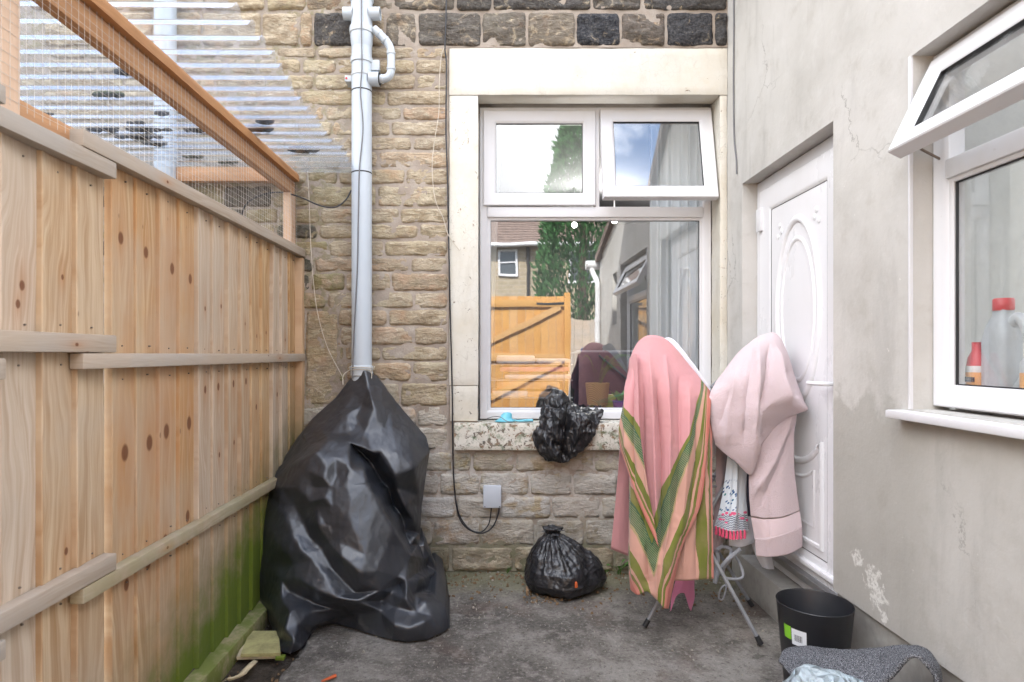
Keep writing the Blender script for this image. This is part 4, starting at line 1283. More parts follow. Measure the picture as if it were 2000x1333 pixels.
# ================================================================== SOIL PIPE on the house
def make_soil_pipe():
    cx, cyy = -.745, -.085
    root = thing("soil_pipe", (cx, cyy, 0), "grey plastic soil pipe with side branch loop on stone wall", "pipe")
    z = lambda py: CAMZ + (692-py)/353
    c = (cx, cyy, 0)
    m = MB(); m.lathe([(.055, .0), (.055, z(95))], c, 40); m.build("pipe", M['pvc'], root, smooth=True)
    m = MB(); m.lathe([(.0555, z(96)), (.060, z(84)), (.0615, z(76)), (.0615, z(69))], c, 40); m.build("socket", M['pvc'], root, smooth=True)
    m = MB(); m.lathe([(.0615, z(70)), (.066, z(69)), (.0665, z(60)), (.064, z(56)), (.058, z(55.5))], c, 40); m.build("collar", M['pvc_band'], root, smooth=True)
    m = MB(); m.lathe([(.058, z(56)), (.058, z(4))], c, 40); m.build("branch_body", M['pvc'], root, smooth=True)
    m = MB(); m.lathe([(.058, z(6)), (.064, z(4)), (.064, z(-8)), (.058, z(-10)), (.056, z(-160))], c, 40); m.build("upper_pipe", M['pvc'], root, smooth=True)
    m = MB(); m.lathe([(.0562, z(127)), (.060, z(126)), (.060, z(116)), (.0562, z(115))], c, 40)
    m.box((cx+.05, cyy-.012, z(140)), (cx+.10, cyy+.012, z(120)), .004); m.build("bracket", M['pvc_band'], root, smooth=True)
    m = MB(); m.lathe([(.0552, z(153)), (.058, z(152)), (.058, z(148)), (.0552, z(147))], c, 40); m.build("ring", M['pvc_band'], root, smooth=True)
    for py in (181, 340):
        m = MB(); m.lathe([(.0552, z(py+1.3)), (.0562, z(py+.8)), (.0562, z(py-.8)), (.0552, z(py-1.3))], c, 40); m.build("joint_line", M['rubber'], root, smooth=True)
    m = MB(); m.lathe([(.0552, z(735)), (.0615, z(733)), (.0615, z(716)), (.0552, z(714))], c, 40); m.build("collar", M['pvc_band'], root, smooth=True)
    for sx in (-1, 1):
        m = MB(); zz = z(31)
        L = .040 if sx < 0 else .048
        m.lathe([(.034, sx*.045), (.034, sx*(.057+L)), (.029, sx*(.057+L)), (.029, sx*.05)], (cx, cyy-.012, zz), 24, axis='x'); m.build("boss", M['pvc'], root, smooth=True)
    m = MB(); m.lathe([(.036, .045), (.038, .06), (.038, .098), (.031, .098)], (cx, cyy-.012, z(158)), 24, axis='x'); m.build("boss", M['pvc'], root, smooth=True)
    m = MB(); m.lathe([(.032, .096), (.033, .097), (.033, .103), (.032, .104)], (cx, cyy-.012, z(158)), 24, axis='x'); m.build("seal", M['rubber'], root, smooth=True)
    yb = cyy-.012
    q = lambda px, py: ((px-970)/353, yb, z(py))
    path = crv([q(736,158), q(749,157.5), q(759,154), q(764,146), q(765,134), q(765,112), q(763.5,98), q(757,86), q(748,76), q(738,66), q(732,60)], 6)
    m = MB(); m.tube(path, .0213, 18); m.build("waste_pipe", M['pvc'], root, smooth=True)
    for (a, b_) in (((765,140),(765,136)), ((765,110),(765,106)), ((755,84),(752.5,81)), ((743,71),(740,68)), ((746,158),(749,157.6))):
        m = MB(); m.tube([q(*a), q(*b_)], .0245, 18); m.build("joint_ring", M['pvc_band'], root, smooth=True)
    m = MB(); m.box((cx-.092, cyy-.01, z(162)), (cx-.055, cyy+.08, z(150)), .003); m.build("wall_clip", M['pvc_band'], root, smooth=True)
    m = MB(); m.lathe([(0, -.006), (.006, -.005), (.006, .0)], (cx-.082, cyy-.008, z(156)), 10, axis='y'); m.build("screw", M['red_plastic'], root, smooth=True)
make_soil_pipe()

# ================================================================== CABLES, STRINGS, BOX
def cable(name, pts, r, mat, label, cat="cable"):
    o = tubeo(name, crv(pts, 8), r, M[mat], None, 8)
    return tag(o, label, cat)
cable("cable", [P(706,-40,-.146), P(706,60,-.154), P(707,130,-.149), P(704,180,-.146), P(709,250,-.145), P(702,330,-.145), P(700,420,-.145), P(698,520,-.145), P(694,600,-.142), P(690,690,-.138), P(689,740,-.136)], .0035, 'cable_grey', "thin dark cable running down the front of the soil pipe")
cable("cable", [P(872,-40,-.02), P(871,40,-.03), P(869,95,-.03), P(872,130,-.028), P(871,250,-.026), P(874,350,-.024), P(877,500,-.024), P(880,640,-.024), P(883,760,-.024), P(884,850,-.026), P(886,930,-.03), P(892,990,-.035), P(905,1025,-.04), P(935,1042,-.04), P(960,1032,-.04), P(973,1005,-.04), P(975,985,-.04)], .0042, 'cable', "black cable down the edge of the window surround looping into the junction box")
cable("cable", [P(888,965,-.03), P(897,1005,-.04), P(915,1032,-.045), P(938,1040,-.046), P(954,1025,-.044), P(959,1000,-.04), P(960,986,-.04)], .0035, 'cable', "second black cable looping up under the grey junction box")
cable("cable", [P(470,425,-.09), P(482,398,-.10), P(510,382,-.10), P(545,376,-.10), P(585,385,-.10), P(625,402,-.09), P(655,405,-.08), P(676,390,-.07), P(686,372,-.05)], .0042, 'cable', "black cable sagging across the stones from the aviary post to the soil pipe")
cable("cable", [(1.295, -.10, 3.5)] + [(XR-.006, y, z) for y, z in ((-.115, 3.1), (-.11, 2.75), (-.115, 2.5), (-.125, 2.38), (-.15, 2.28), (-.155, 2.20))], .0042, 'cable_grey', "grey cable end hanging loose down the cement render")
cable("string", [P(868,92,-.03), P(862,110,-.035), P(858,160,-.04), P(857,220,-.04), P(848,280,-.04), P(844,330,-.045), P(850,390,-.045), P(865,425,-.04), P(876,460,-.035), P(898,490,-.03)], .0022, 'string', "pale loose string hanging beside the window surround", "string")
cable("string", [P(601,335,-.05), P(604,400,-.05), P(607,480,-.05), P(613,560,-.05), P(622,620,-.05), P(640,680,-.06), P(668,735,-.07)], .0022, 'string', "thin pale wire hanging between the fence post and soil pipe", "wire")
def make_junction_box():
    x0, x1 = (944-970)/345, (979-970)/345
    z1, z0 = CAMZ+(692-946)/345, CAMZ+(692-989)/345
    root = thing("junction_box", ((x0+x1)/2, -.03, z0), "small grey plastic junction box on the wall below sill", "junction box")
    boxo("base", (x0+.003, -.024, z0+.003), (x1-.003, -.002, z1-.003), M['box'], root, .004)
    boxo("lid", (x0, -.048, z0), (x1, -.0245, z1), M['box'], root, .007)
    for xx in (x0+.01, x1-.01):
        m = MB(); m.lathe([(0, -.0495), (.003, -.049), (.003, -.046)], (xx, 0, z0+.008), 8, axis='y'); m.build("screw", M['rubber'], root)
make_junction_box()

# ================================================================== COVERED OBJECT
def make_cover():
    from mathutils.geometry import delaunay_2d_cdt
    def pt(c): return (300 + c[0]*.444, 704 + c[1]*.444, c[2])
    # outline of the sheet, apex first, down its right side and back up its left
    out = [(930,45,-.15),(985,75,-.10),(1010,110,-.12),(1070,190,-.15),(1130,260,-.18),(1200,340,-.22),(1215,400,-.24),(1195,520,-.25),(1180,640,-.27),(1172,760,-.30),(1166,815,-.36),
           (1190,815,-.36),(1215,860,-.34),(1245,930,-.32),(1255,970,-.31),(1236,1008,-.30),(1206,1006,-.50),(1240,1030,-.64),(1285,1090,-.70),(1302,1180,-.728),(1270,1212,-.78),(1200,1238,-.845),(1120,1247,-.868),(1060,1240,-.855),(1000,1224,-.82),
           (930,1216,-.78),(880,1190,-.74),(800,1168,-.69),(725,1180,-.72),(690,1225,-.80),(650,1272,-.925),(600,1297,-.97),(555,1290,-.95),(520,1205,-.72),(490,1130,-.60),(460,1050,-.54),(428,950,-.50),(422,850,-.48),(428,760,-.46),(455,640,-.42),(494,530,-.34),
           (560,450,-.26),(640,330,-.20),(700,255,-.16),(800,165,-.12),(875,70,-.10)]
    inn = [(945,120,-.24),(960,180,-.31),(915,200,-.275),(970,218,-.34),(830,215,-.265),(760,270,-.29),(850,238,-.315),(892,262,-.33),(1000,180,-.27),(1040,230,-.28),(880,140,-.20),
           (700,395,-.53),(770,352,-.485),(860,362,-.485),(905,378,-.49),(965,405,-.475),(680,370,-.40),(780,318,-.385),(870,328,-.41),(930,320,-.40),(620,420,-.40),(660,330,-.30),(740,310,-.345),
           (712,407,-.575),(600,470,-.50),(556,505,-.46),(640,445,-.55),(670,480,-.60),(870,480,-.61),(942,538,-.625),(930,478,-.575),(800,430,-.575),(860,420,-.56),(800,500,-.605),
           (946,548,-.635),(1000,640,-.655),(1060,750,-.655),(1110,832,-.625),(1132,858,-.60),(905,400,-.40),(962,462,-.375),(1002,535,-.35),(1052,640,-.34),(1100,750,-.37),(1126,815,-.44),(1030,560,-.375),(1085,680,-.375),
           (1060,506,-.515),(1150,474,-.455),(1000,405,-.465),(1080,420,-.455),(1120,350,-.35),(1050,300,-.345),(1175,480,-.36),(1066,560,-.465),(1105,640,-.455),(1142,700,-.40),(1150,780,-.42),(1010,300,-.365),(1090,270,-.26),(1165,590,-.34),
           (762,470,-.62),(750,520,-.645),(782,560,-.655),(752,605,-.675),(786,650,-.69),(752,705,-.70),(790,745,-.715),(770,800,-.715),(705,560,-.615),(720,640,-.66),
           (598,540,-.565),(622,640,-.60),(662,720,-.635),(700,790,-.67),(640,560,-.61),(690,620,-.665),(718,720,-.705),(560,560,-.545),(545,640,-.555),(520,750,-.60),(560,820,-.69),(605,760,-.68),(580,690,-.63),(480,800,-.545),(500,900,-.60),
           (870,620,-.69),(850,550,-.655),(930,640,-.68),(950,730,-.705),(1030,800,-.685),(880,740,-.735),(860,680,-.715),(990,760,-.70),(1080,860,-.655),
           (745,835,-.70),(795,925,-.735),(850,985,-.755),(888,1022,-.765),(700,880,-.745),(760,960,-.785),(830,870,-.79),(900,930,-.81),(905,985,-.80),(980,930,-.775),(940,860,-.765),(1010,880,-.735),(820,800,-.745),(660,850,-.735),(620,900,-.735),
           (560,960,-.725),(640,965,-.775),(720,1018,-.81),(800,1045,-.82),(900,1062,-.81),(1000,1012,-.775),(1075,950,-.705),(1118,890,-.63),(600,1020,-.735),(700,1066,-.755),(800,1095,-.745),(900,1108,-.735),(1000,1058,-.715),(1080,985,-.675),
           (500,1010,-.625),(520,1085,-.73),(560,1045,-.77),(598,1105,-.86),(575,1185,-.915),(640,1160,-.875),(690,1110,-.81),(704,1165,-.80),(540,1140,-.79),(620,1235,-.945),(545,1230,-.86),(800,1135,-.715),(900,1150,-.745),(955,1180,-.765),(860,1125,-.70),
           (1135,872,-.585),(1112,970,-.715),(1110,1050,-.79),(1118,1180,-.875),(1048,1025,-.725),(1000,1105,-.765),(1058,1165,-.85),(1072,1090,-.765),(1172,960,-.645),(1150,1030,-.70),(1200,1060,-.745),(1192,1150,-.84),(1232,1130,-.775),(1262,1182,-.775),(1155,1110,-.775),(1020,1180,-.80),
           (1190,875,-.385),(1172,930,-.47),(1212,950,-.40),(1150,900,-.54),(1200,905,-.345)]
    pts = [pt(c) for c in out + inn]
    no = len(out)
    vo, eo, fo, ov, _, _ = delaunay_2d_cdt([Vector((p[0], p[1])) for p in pts], [], [list(range(no))], 1, 1e-5)
    V3 = []; RJ = np.random.default_rng(3)
    for v, o in zip(vo, ov):
        Y = pts[o[0]][2] if len(o) else -.5
        if len(o) and o[0] >= no: Y += (Y + .56)*.06 + RJ.normal(0, .003)
        p = P(v.x, v.y, Y); V3.append((p[0], p[1], max(p[2], .006)))
    bm = bmesh.new()
    bv = [bm.verts.new(v) for v in V3]
    for f in fo: bm.faces.new([bv[i] for i in f])
    loop = [next(i for i, o in enumerate(ov) if k in o) for k in range(no)]
    for lev in range(4):
        bmesh.ops.subdivide_edges(bm, edges=bm.edges[:], cuts=1, use_grid_fill=True)
        inner = [v for v in bm.verts if not v.is_boundary]
        for _ in range((0, 0, 2, 3)[lev]): bmesh.ops.smooth_vert(bm, verts=inner, factor=.5, use_axis_x=True, use_axis_y=True, use_axis_z=True)
        bd = [v for v in bm.verts if v.is_boundary]; new = {}
        for v in bd:
            nb = [e.other_vert(v) for e in v.link_edges if e.is_boundary]
            if len(nb) == 2: new[v] = v.co*.7 + (nb[0].co+nb[1].co)*.15
        for v, c in new.items():
            if v.co.z > .02 and lev > 1: v.co = c
    # fine crinkle along the surface normal
    bm.normal_update()
    C = np.array([v.co for v in bm.verts]); Nn = np.array([v.normal for v in bm.verts])
    if Nn[:, 1].mean() > 0: Nn = -Nn
    h = .0035*(.4-np.abs(vnoise(C*np.array([1.3, 1, .8]), 17, 4, 2))) + .0012*vnoise(C, 50, 8, 2)
    C = C + Nn*h[:, None]; C[:, 2] = np.maximum(C[:, 2], .005)
    for v, c in zip(bm.verts, C): v.co = c
    # the far side of the sheet
    cxm = -.68
    edges = [e for e in bm.edges if e.is_boundary]
    for fy in (.45, 1.0):
        r = bmesh.ops.extrude_edge_only(bm, edges=edges)
        vs = [g for g in r['geom'] if isinstance(g, bmesh.types.BMVert)]; edges = [g for g in r['geom'] if isinstance(g, bmesh.types.BMEdge) and g.is_boundary]
        for v in vs:
            v.co.y = v.co.y + (-.045-v.co.y)*fy; v.co.x += (cxm-v.co.x)*(.05 if fy < 1 else .12)
            if v.co.z < .03: v.co.z = .005
    bm.verts.index_update()
    m = MB(); m.add([v.co for v in bm.verts], [[v.index for v in f.verts] for f in bm.faces]); bm.free()
    o = m.build("draped_cover", M['cover'], None, smooth='full')
    tag(o, "black plastic sheet cover draped over a bulky object at the foot of the soil pipe", "cover")
    # cord tying the cover to the pipe
    zz = CAMZ + (692-722)/352
    m = MB()
    for k, dr in enumerate((.003, .006)):
        m.tube([(-.745 + (.064+dr)*math.cos(t), -.085 + (.064+dr)*math.sin(t), zz + .012*k + .004*math.sin(3*t)) for t in np.linspace(0, 2*math.pi, 30)], .0022, 6, cap=False)
    m.tube(crv([(-.69, -.12, zz), (-.678, -.14, zz-.03), (-.682, -.16, zz-.075)], 6), .0022, 6)
    m.tube(crv([(-.805, -.11, zz), (-.835, -.13, zz-.03), (-.83, -.16, zz-.08)], 6), .0022, 6)
    tag(m.build("tie_cord", M['string'], None, smooth=True), "thin cord tied round the soil pipe above the black cover", "cord")
make_cover()

# ================================================================== BIN BAGS
def make_bags():
    # tied full bag on the ground
    cx, cyb = .352, -.262
    n, m_ = 76, 120
    zs = np.linspace(0, 1, n)
    th = np.linspace(0, 2*math.pi, m_, endpoint=False)
    prof = np.interp(zs, [0, .06, .2, .4, .6, .75, .86, .92, .96, 1.0], [.150, .192, .214, .200, .150, .095, .048, .030, .040, .052])
    Z = np.interp(zs, [0, .5, .9, 1], [.004, .15, .285, .325])
    ox = np.interp(zs, [0, .5, .9, 1], [0, -.012, -.055, -.062])
    T, Rr = np.meshgrid(th, prof); ZZ = np.repeat(Z[:, None], m_, 1)
    pl = np.clip((zs-.35)/.5, 0, 1)[:, None]
    rad = Rr*(1 + .05*np.sin(3*T+.6) + .035*np.sin(5*T+2) + pl*(.07*np.sin(17*T + 2*np.sin(3*T)) + .05*np.sin(29*T+1)))
    A = np.stack([cx + ox[:, None] + rad*np.cos(T), cyb + rad*np.sin(T)*.86, ZZ], -1)
    N = normals(A, True)
    if np.mean(np.sum(N*(A-A.mean(1, keepdims=True)), -1)) < 0: N = -N
    A = A + N*(.016*vnoise(A, 11, 3) + .007*vnoise(A, 28, 8))[..., None]
    A = relax(A, True, rest=1.045, it=40, k=.05, bend=.12, amp=.007, seed=9, nscale=24)
    A[-1] = A[-1].mean(0)*.7 + A[-1]*.3
    m = MB(); m.grid(A, wrap=True)
    b = len(m.v); m.v.append(tuple(A[-1].mean(0))); base = (n-1)*m_
    m.f += [(base+k, base+(k+1) % m_, b) for k in range(m_)]
    root = thing("bin_bag", (cx, cyb, 0), "full black bin bag tied at the top standing on the concrete", "bin bag")
    m.build("bag", M['binbag'], root, smooth='full')
    # tied ears
    m = MB()
    for k, (dx, dz, dy) in enumerate(((-.045, .0, -.01), (.035, .008, -.02), (-.01, .02, .02), (.01, -.012, -.035))):
        c0 = np.array([cx-.058, cyb-.01, .298])
        C = [[c0 + np.array([s*.008, 0, .004]) for s in (-1, 0, 1)], [c0 + np.array([dx*.5+s*.014, dy*.6, .012+dz]) for s in (-1, 0, 1)], [c0 + np.array([dx+s*.022, dy, .004+dz]) for s in (-1, 0, 1)]]
        S = surf(C, 18, 14); S += .006*np.stack([vnoise(S, 60, k), vnoise(S, 60, k+4), vnoise(S, 60, k+7)], -1)
        m.grid(S)
    solidify(m.build("knot", M['binbag'], root, smooth='full'), .0015)
    # scraps showing through tears
    for (px_, py_, mt) in ((1125, 1143, 'orange_scrap'), (1030, 1158, 'dead')):
        p = P(px_, py_, -.452 if px_ > 1100 else -.425)
        m = MB(); m.box((p[0]-.006, p[1]-.008, p[2]-.013), (p[0]+.007, p[1]+.05, p[2]+.013), .004)
        V = np.array(m.v); V += .003*np.stack([vnoise(V, 90, 1), vnoise(V, 90, 2), vnoise(V, 90, 3)], -1); m.v = [tuple(q) for q in V]
        m.build("food_scrap", M[mt], root, smooth=True)
    # empty crumpled bag hung over the sill
    C = [[(1062,800,.06), (1072,785,.05), (1090,775,.045), (1108,782,.05), (1130,798,.055), (1165,800,.06)],
         [(1058,812,.00), (1070,772,-.02), (1090,764,-.025), (1108,780,-.02), (1140,806,-.01), (1178,804,.01)],
         [(1050,838,-.07), (1068,800,-.09), (1092,795,-.10), (1112,805,-.095), (1142,815,-.08), (1172,822,-.05)],
         [(1040,852,-.085), (1066,840,-.115), (1092,838,-.13), (1114,842,-.11), (1142,842,-.10), (1164,842,-.075)],
         [(1050,880,-.085), (1068,872,-.115), (1092,872,-.125), (1114,874,-.095), (1136,868,-.10), (1154,858,-.08)],
         [(1066,898,-.080), (1078,900,-.10), (1094,906,-.105), (1108,902,-.085), (1122,890,-.09), (1138,874,-.075)]]
    A = surf([[P(*q) for q in r] for r in C], 110, 120)
    N = normals(A)
    if N[..., 1].mean() > 0: N = -N
    Q = PX(A)
    st = [([(1112,790),(1110,830),(1104,870),(1100,908)], -.05, 6), ([(1092,780),(1090,820),(1086,870)], .03, 10), ([(1075,800),(1080,840),(1084,880)], -.02, 5), ([(1130,812),(1125,850),(1112,890)], .02, 8),
          ([(1065,790),(1090,800),(1110,785)], -.03, 5), ([(1060,850),(1075,870),(1090,895)], .018, 5), ([(1140,815),(1150,830),(1150,850)], .014, 5), ([(1150,808),(1165,812),(1178,804)], .012, 5), ([(1068,812),(1062,835),(1056,860)], -.02, 5)]
    A = strokes(A, N, Q, st)
    r1 = np.abs(vnoise(A*np.array([1, 1, .55]), 19, 3, 2)); r2 = np.abs(vnoise(A*np.array([1, 1, .6]), 44, 6, 2))
    A = A + N*(.036*(.35-r1) + .008*(.3-r2))[..., None]
    A = relax(A, False, rest=1.05, it=24, k=.08, bend=.25, amp=.003, seed=4, nscale=24)
    A[..., 1] = np.minimum(A[..., 1], .108)
    over = (A[..., 2] > .842)
    A[..., 1] = np.where((~over) & (A[..., 1] > -.060), -.060, A[..., 1])
    m = MB(); m.grid(A)
    o = solidify(m.build("bin_bag", M['binbag'], None, smooth='full'), .0012)
    tag(o, "empty crumpled black bin bag draped over the peeling window sill", "bin bag")
make_bags()

# ================================================================== CLOTHES AIRER AND WASHING
def make_airer():
    root = thing("clothes_airer", (.95, -.6, 0), "grey tubular folding clothes airer with crossed legs by the door", "clothes airer")
    A_ = Vector(G(1260, 1222, .012)); B_ = Vector(G(1485, 1256, .012)); C_ = Vector((1.235, -.50, .012)); D_ = Vector((.80, -.30, .012))
    tl1, tl2 = Vector((1.20, -.66, .90)), Vector((1.24, -.42, .90))
    tr1, tr2 = Vector((.66, -.66, .90)), Vector((.69, -.42, .90))
    hub1, hub2 = Vector((.955, -.74, .985)), Vector((.975, -.44, .985))
    r = .0085
    for a, b_ in ((A_, tl1), (B_, tr1), (C_, tr2), (D_, tl2)):
        tubeo("leg", [a, a.lerp(b_, .5), b_], r, M['tube'], root, 10)
        dirn = (b_-a).normalized()
        m = MB(); m.tube([a - dirn*.006, a + dirn*.03], .0115, 10); m.build("foot_cap", M['rubber'], root, smooth=True)
    for z, x0, x1 in ((.90, .66, 1.20), (.62, .76, 1.10)):
        for t in np.linspace(0, 1, 6):
            x = x0 + (x1-x0)*t
            tubeo("rail", [(x, -.66, z), (x+.03, -.42, z)], .0035, M['tube'], root, 6)
        for y, dx in ((-.66, 0), (-.42, .03)):
            tubeo("rail", [(x0+dx, y, z), (x1+dx, y, z)], .006, M['tube'], root, 8)
    # raised wings forming a V
    for tx in ((.72, 1.215), (1.20, 1.225)):
        ends = []
        for h, y in ((hub1, -.70), (hub2, -.52)):
            e = Vector((tx[0], y, tx[1])); ends.append((h, e))
            tubeo("wing_arm", [h, h.lerp(e, .5), e], .007, M['tube'], root, 8)
        for t in (.35, .6, .85, 1.0):
            p = ends[0][0].lerp(ends[0][1], t); q = ends[1][0].lerp(ends[1][1], t)
            tubeo("rail", [p, q], .004, M['tube'], root, 6)
    for h, l in ((hub1, tl1), (hub1, tr1), (hub2, tl2), (hub2, tr2)):
        tubeo("brace", [h, l], .006, M['tube'], root, 8)
    boxo("hub", (.935, -.755, .965), (.975, -.725, 1.005), M['black_plastic'], root, .005)
    boxo("hub", (.955, -.455, .965), (.995, -.425, 1.005), M['black_plastic'], root, .005)

    # ---- striped sarong over the left wing
    def Yf(t): return t
    C = [[(1193,1072,-.56), (1212,1080,-.56), (1240,1088,-.55), (1290,1080,-.52), (1340,1075,-.50), (1376,1070,-.50)],
         [(1204,960,-.57), (1222,960,-.57), (1248,960,-.54), (1290,950,-.52), (1338,960,-.50), (1378,960,-.50)],
         [(1214,840,-.60), (1232,840,-.56), (1254,840,-.53), (1292,830,-.52), (1340,840,-.50), (1380,850,-.50)],
         [(1224,742,-.66), (1240,716,-.60), (1260,700,-.57), (1296,700,-.56), (1344,750,-.56), (1384,790,-.56)],
         [(1229,704,-.72), (1246,670,-.70), (1272,657,-.70), (1306,668,-.71), (1350,718,-.74), (1387,764,-.77)],
         [(1221,774,-.77), (1243,752,-.80), (1280,752,-.83), (1320,764,-.83), (1360,786,-.83), (1389,800,-.82)],
         [(1211,870,-.79), (1238,876,-.83), (1281,880,-.86), (1321,880,-.86), (1358,888,-.86), (1390,890,-.84)],
         [(1209,985,-.79), (1239,990,-.84), (1283,990,-.87), (1322,990,-.88), (1358,1000,-.88), (1391,1000,-.85)],
         [(1226,1085,-.80), (1246,1092,-.85), (1286,1096,-.88), (1324,1090,-.89), (1358,1080,-.89), (1392,1080,-.86)],
         [(1232,1150,-.80), (1258,1160,-.85), (1301,1187,-.88), (1322,1160,-.89), (1356,1134,-.89), (1394,1130,-.86)]]
    A = surf([[P(*q) for q in r] for r in C], 150, 110)
    def hx(pl, y): return np.interp(y, [q[1] for q in pl], [q[0] for q in pl])
    def hy(pl, x): return np.interp(x, [q[0] for q in pl], [q[1] for q in pl])
    H1 = [(1205,845), (1212,870), (1232,945), (1262,1010), (1286,1068), (1300,1100)]
    H2 = [(1384,700), (1381,830), (1379,900), (1364,1000), (1328,1080), (1304,1150), (1299,1190)]
    n, m_ = 150, 110
    half = int(n*4.2/9)
    Qa = PX(A)
    def uvw(w): return np.stack([np.zeros_like(w), w], -1)
    m = MB()
    # far side and top: plain pink
    back = relax(A[:67], False, rest=1.01, it=16, k=.08, bend=.3, amp=.006, seed=21, nscale=12)
    m.grid(back, uv=uvw(np.full(back.shape[:2], -.3)))
    # front centre sheet; its right side is folded under along the coral hem
    Cf = [[(1229,704,-.72), (1246,670,-.70), (1272,657,-.70), (1306,668,-.71), (1350,718,-.74), (1387,764,-.77)],
          [(1228,774,-.77), (1243,752,-.80), (1280,752,-.83), (1320,764,-.83), (1358,780,-.84), (1388,796,-.83)],
          [(1232,870,-.79), (1246,876,-.83), (1281,880,-.86), (1316,880,-.87), (1350,884,-.88), (1381,880,-.86)],
          [(1231,985,-.79), (1245,990,-.84), (1278,990,-.87), (1312,990,-.88), (1342,990,-.89), (1368,985,-.87)],
          [(1230,1085,-.80), (1246,1092,-.85), (1272,1090,-.87), (1296,1086,-.88), (1314,1080,-.90), (1330,1075,-.88)],
          [(1232,1152,-.80), (1246,1162,-.84), (1264,1156,-.86), (1284,1172,-.88), (1296,1186,-.89), (1305,1188,-.88)]]
    B1 = surf([[P(*q) for q in r] for r in Cf], 110, 96); N1 = normals(B1)
    if N1[..., 1].mean() > 0: N1 = -N1
    Q1 = PX(B1); x_, y_ = Q1[..., 0], Q1[..., 1]
    wr = 1 - (hx(H2, y_)-x_)/np.interp(y_, [760, 850, 911, 960, 1000, 1090, 1190], [14, 36, 64, 78, 84, 66, 46])
    wl = .2 + .8*((y_-975) - 2.45*(x_-1232))/155
    w1 = np.maximum(np.where(x_ < 1296, wl, -1), wr)
    st = [([(1238,730),(1238,900),(1236,1085),(1240,1150)], .014, 7), ([(1254,735),(1256,900),(1258,1060)], -.022, 6), ([(1268,690),(1276,800),(1280,950),(1285,1065)], .024, 6), ([(1284,750),(1294,900),(1293,1075)], -.040, 6),
          ([(1300,700),(1308,850),(1306,1000),(1298,1185)], .024, 8), ([(1326,740),(1328,880),(1320,1000)], -.020, 7), ([(1346,760),(1344,880),(1330,1040)], .018, 7), ([(1362,780),(1362,900),(1345,1020)], -.016, 5), ([(1262,1060),(1266,1150)], -.02, 5), ([(1282,1090),(1284,1170)], .014, 5)]
    B1 = strokes(B1, N1, Q1, st)
    B1 = relax(B1, False, rest=1.03, it=26, k=.06, bend=.12, amp=.007, seed=2, nscale=14)
    m.grid(B1, uv=uvw(w1))
    # left flap lying over it
    Cl = [[(1230,700,-.735), (1236,690,-.75), (1244,690,-.79)],
          [(1221,780,-.79), (1230,770,-.825), (1247,768,-.85)],
          [(1209,835,-.80), (1228,850,-.85), (1252,850,-.88)],
          [(1211,872,-.80), (1232,915,-.86), (1264,935,-.895)],
          [(1216,890,-.80), (1240,960,-.86), (1276,1010,-.90)],
          [(1220,902,-.80), (1246,978,-.86), (1286,1068,-.905)]]
    B2 = surf([[P(*q) for q in r] for r in Cl], 84, 44); N2_ = normals(B2)
    if N2_[..., 1].mean() > 0: N2_ = -N2_
    Q2 = PX(B2); w2 = 1 - (hy(H1, Q2[..., 0]) - Q2[..., 1])/np.interp(Q2[..., 0], [1210, 1236, 1286], [95, 138, 178])
    B2 = strokes(B2, N2_, Q2, [([(1226,730),(1222,830),(1224,890)], .014, 5), ([(1236,720),(1234,840),(1238,950)], -.022, 5), ([(1250,770),(1256,880),(1270,1000)], .012, 6)])
    B2 = relax(B2, False, rest=1.012, it=16, k=.08, bend=.25, amp=.005, seed=12, nscale=16)
    m.grid(B2, uv=uvw(w2))
    # right part hanging behind the hem
    Cr_ = [[(1352,742,-.70), (1370,752,-.71), (1388,768,-.72)],
           [(1348,830,-.79), (1370,830,-.815), (1390,832,-.80)],
           [(1340,930,-.82), (1366,930,-.845), (1390,930,-.82)],
           [(1322,1040,-.83), (1360,1040,-.86), (1392,1040,-.83)],
           [(1306,1134,-.83), (1352,1134,-.865), (1394,1130,-.84)]]
    B3 = surf([[P(*q) for q in r] for r in Cr_], 80, 60); N3_ = normals(B3)
    if N3_[..., 1].mean() > 0: N3_ = -N3_
    Q3 = PX(B3); x3 = Q3[..., 0] - (Q3[..., 1]-1130)*.02
    w3 = np.interp(x3, [1310, 1338, 1362, 1376, 1380, 1386, 1391, 1395], [.44, .46, .65, .72, .83, .88, .93, .99])
    B3 = strokes(B3, N3_, Q3, [([(1368,790),(1366,950),(1360,1130)], -.020, 6), ([(1380,800),(1380,950),(1378,1130)], .014, 6), ([(1345,950),(1335,1130)], .012, 7)])
    B3 = relax(B3, False, rest=1.012, it=16, k=.08, bend=.25, amp=.005, seed=13, nscale=14)
    m.grid(B3, uv=uvw(w3))
    o = solidify(m.build("sarong", M['sarong'], None, smooth='full'), .0016)
    tag(o, "pink sarong with green and peach stripes draped over the airer", "sarong")

    # ---- pink bath towel over the right wing
    C1 = [[(1405,800,-.55), (1440,780,-.55), (1490,760,-.55), (1530,790,-.55), (1560,810,-.55)],
          [(1412,742,-.62), (1446,700,-.60), (1494,676,-.60), (1524,690,-.60), (1556,770,-.62)],
          [(1408,735,-.74), (1446,688,-.72), (1492,657,-.71), (1524,664,-.70), (1560,760,-.70)],
          [(1388,768,-.80), (1430,745,-.84), (1486,720,-.86), (1530,730,-.83), (1570,785,-.76)],
          [(1386,800,-.81), (1428,800,-.86), (1476,790,-.90), (1532,772,-.88), (1577,800,-.80)],
          [(1391,840,-.81), (1428,852,-.85), (1466,840,-.88), (1500,802,-.89), (1562,806,-.80)],
          [(1397,866,-.80), (1430,892,-.83), (1463,900,-.84), (1478,850,-.85), (1540,815,-.79)],
          [(1398,870,-.79), (1432,897,-.82), (1466,926,-.82), (1474,880,-.83), (1530,822,-.78)]]
    A = surf([[P(*q) for q in r] for r in C1], 96, 84)
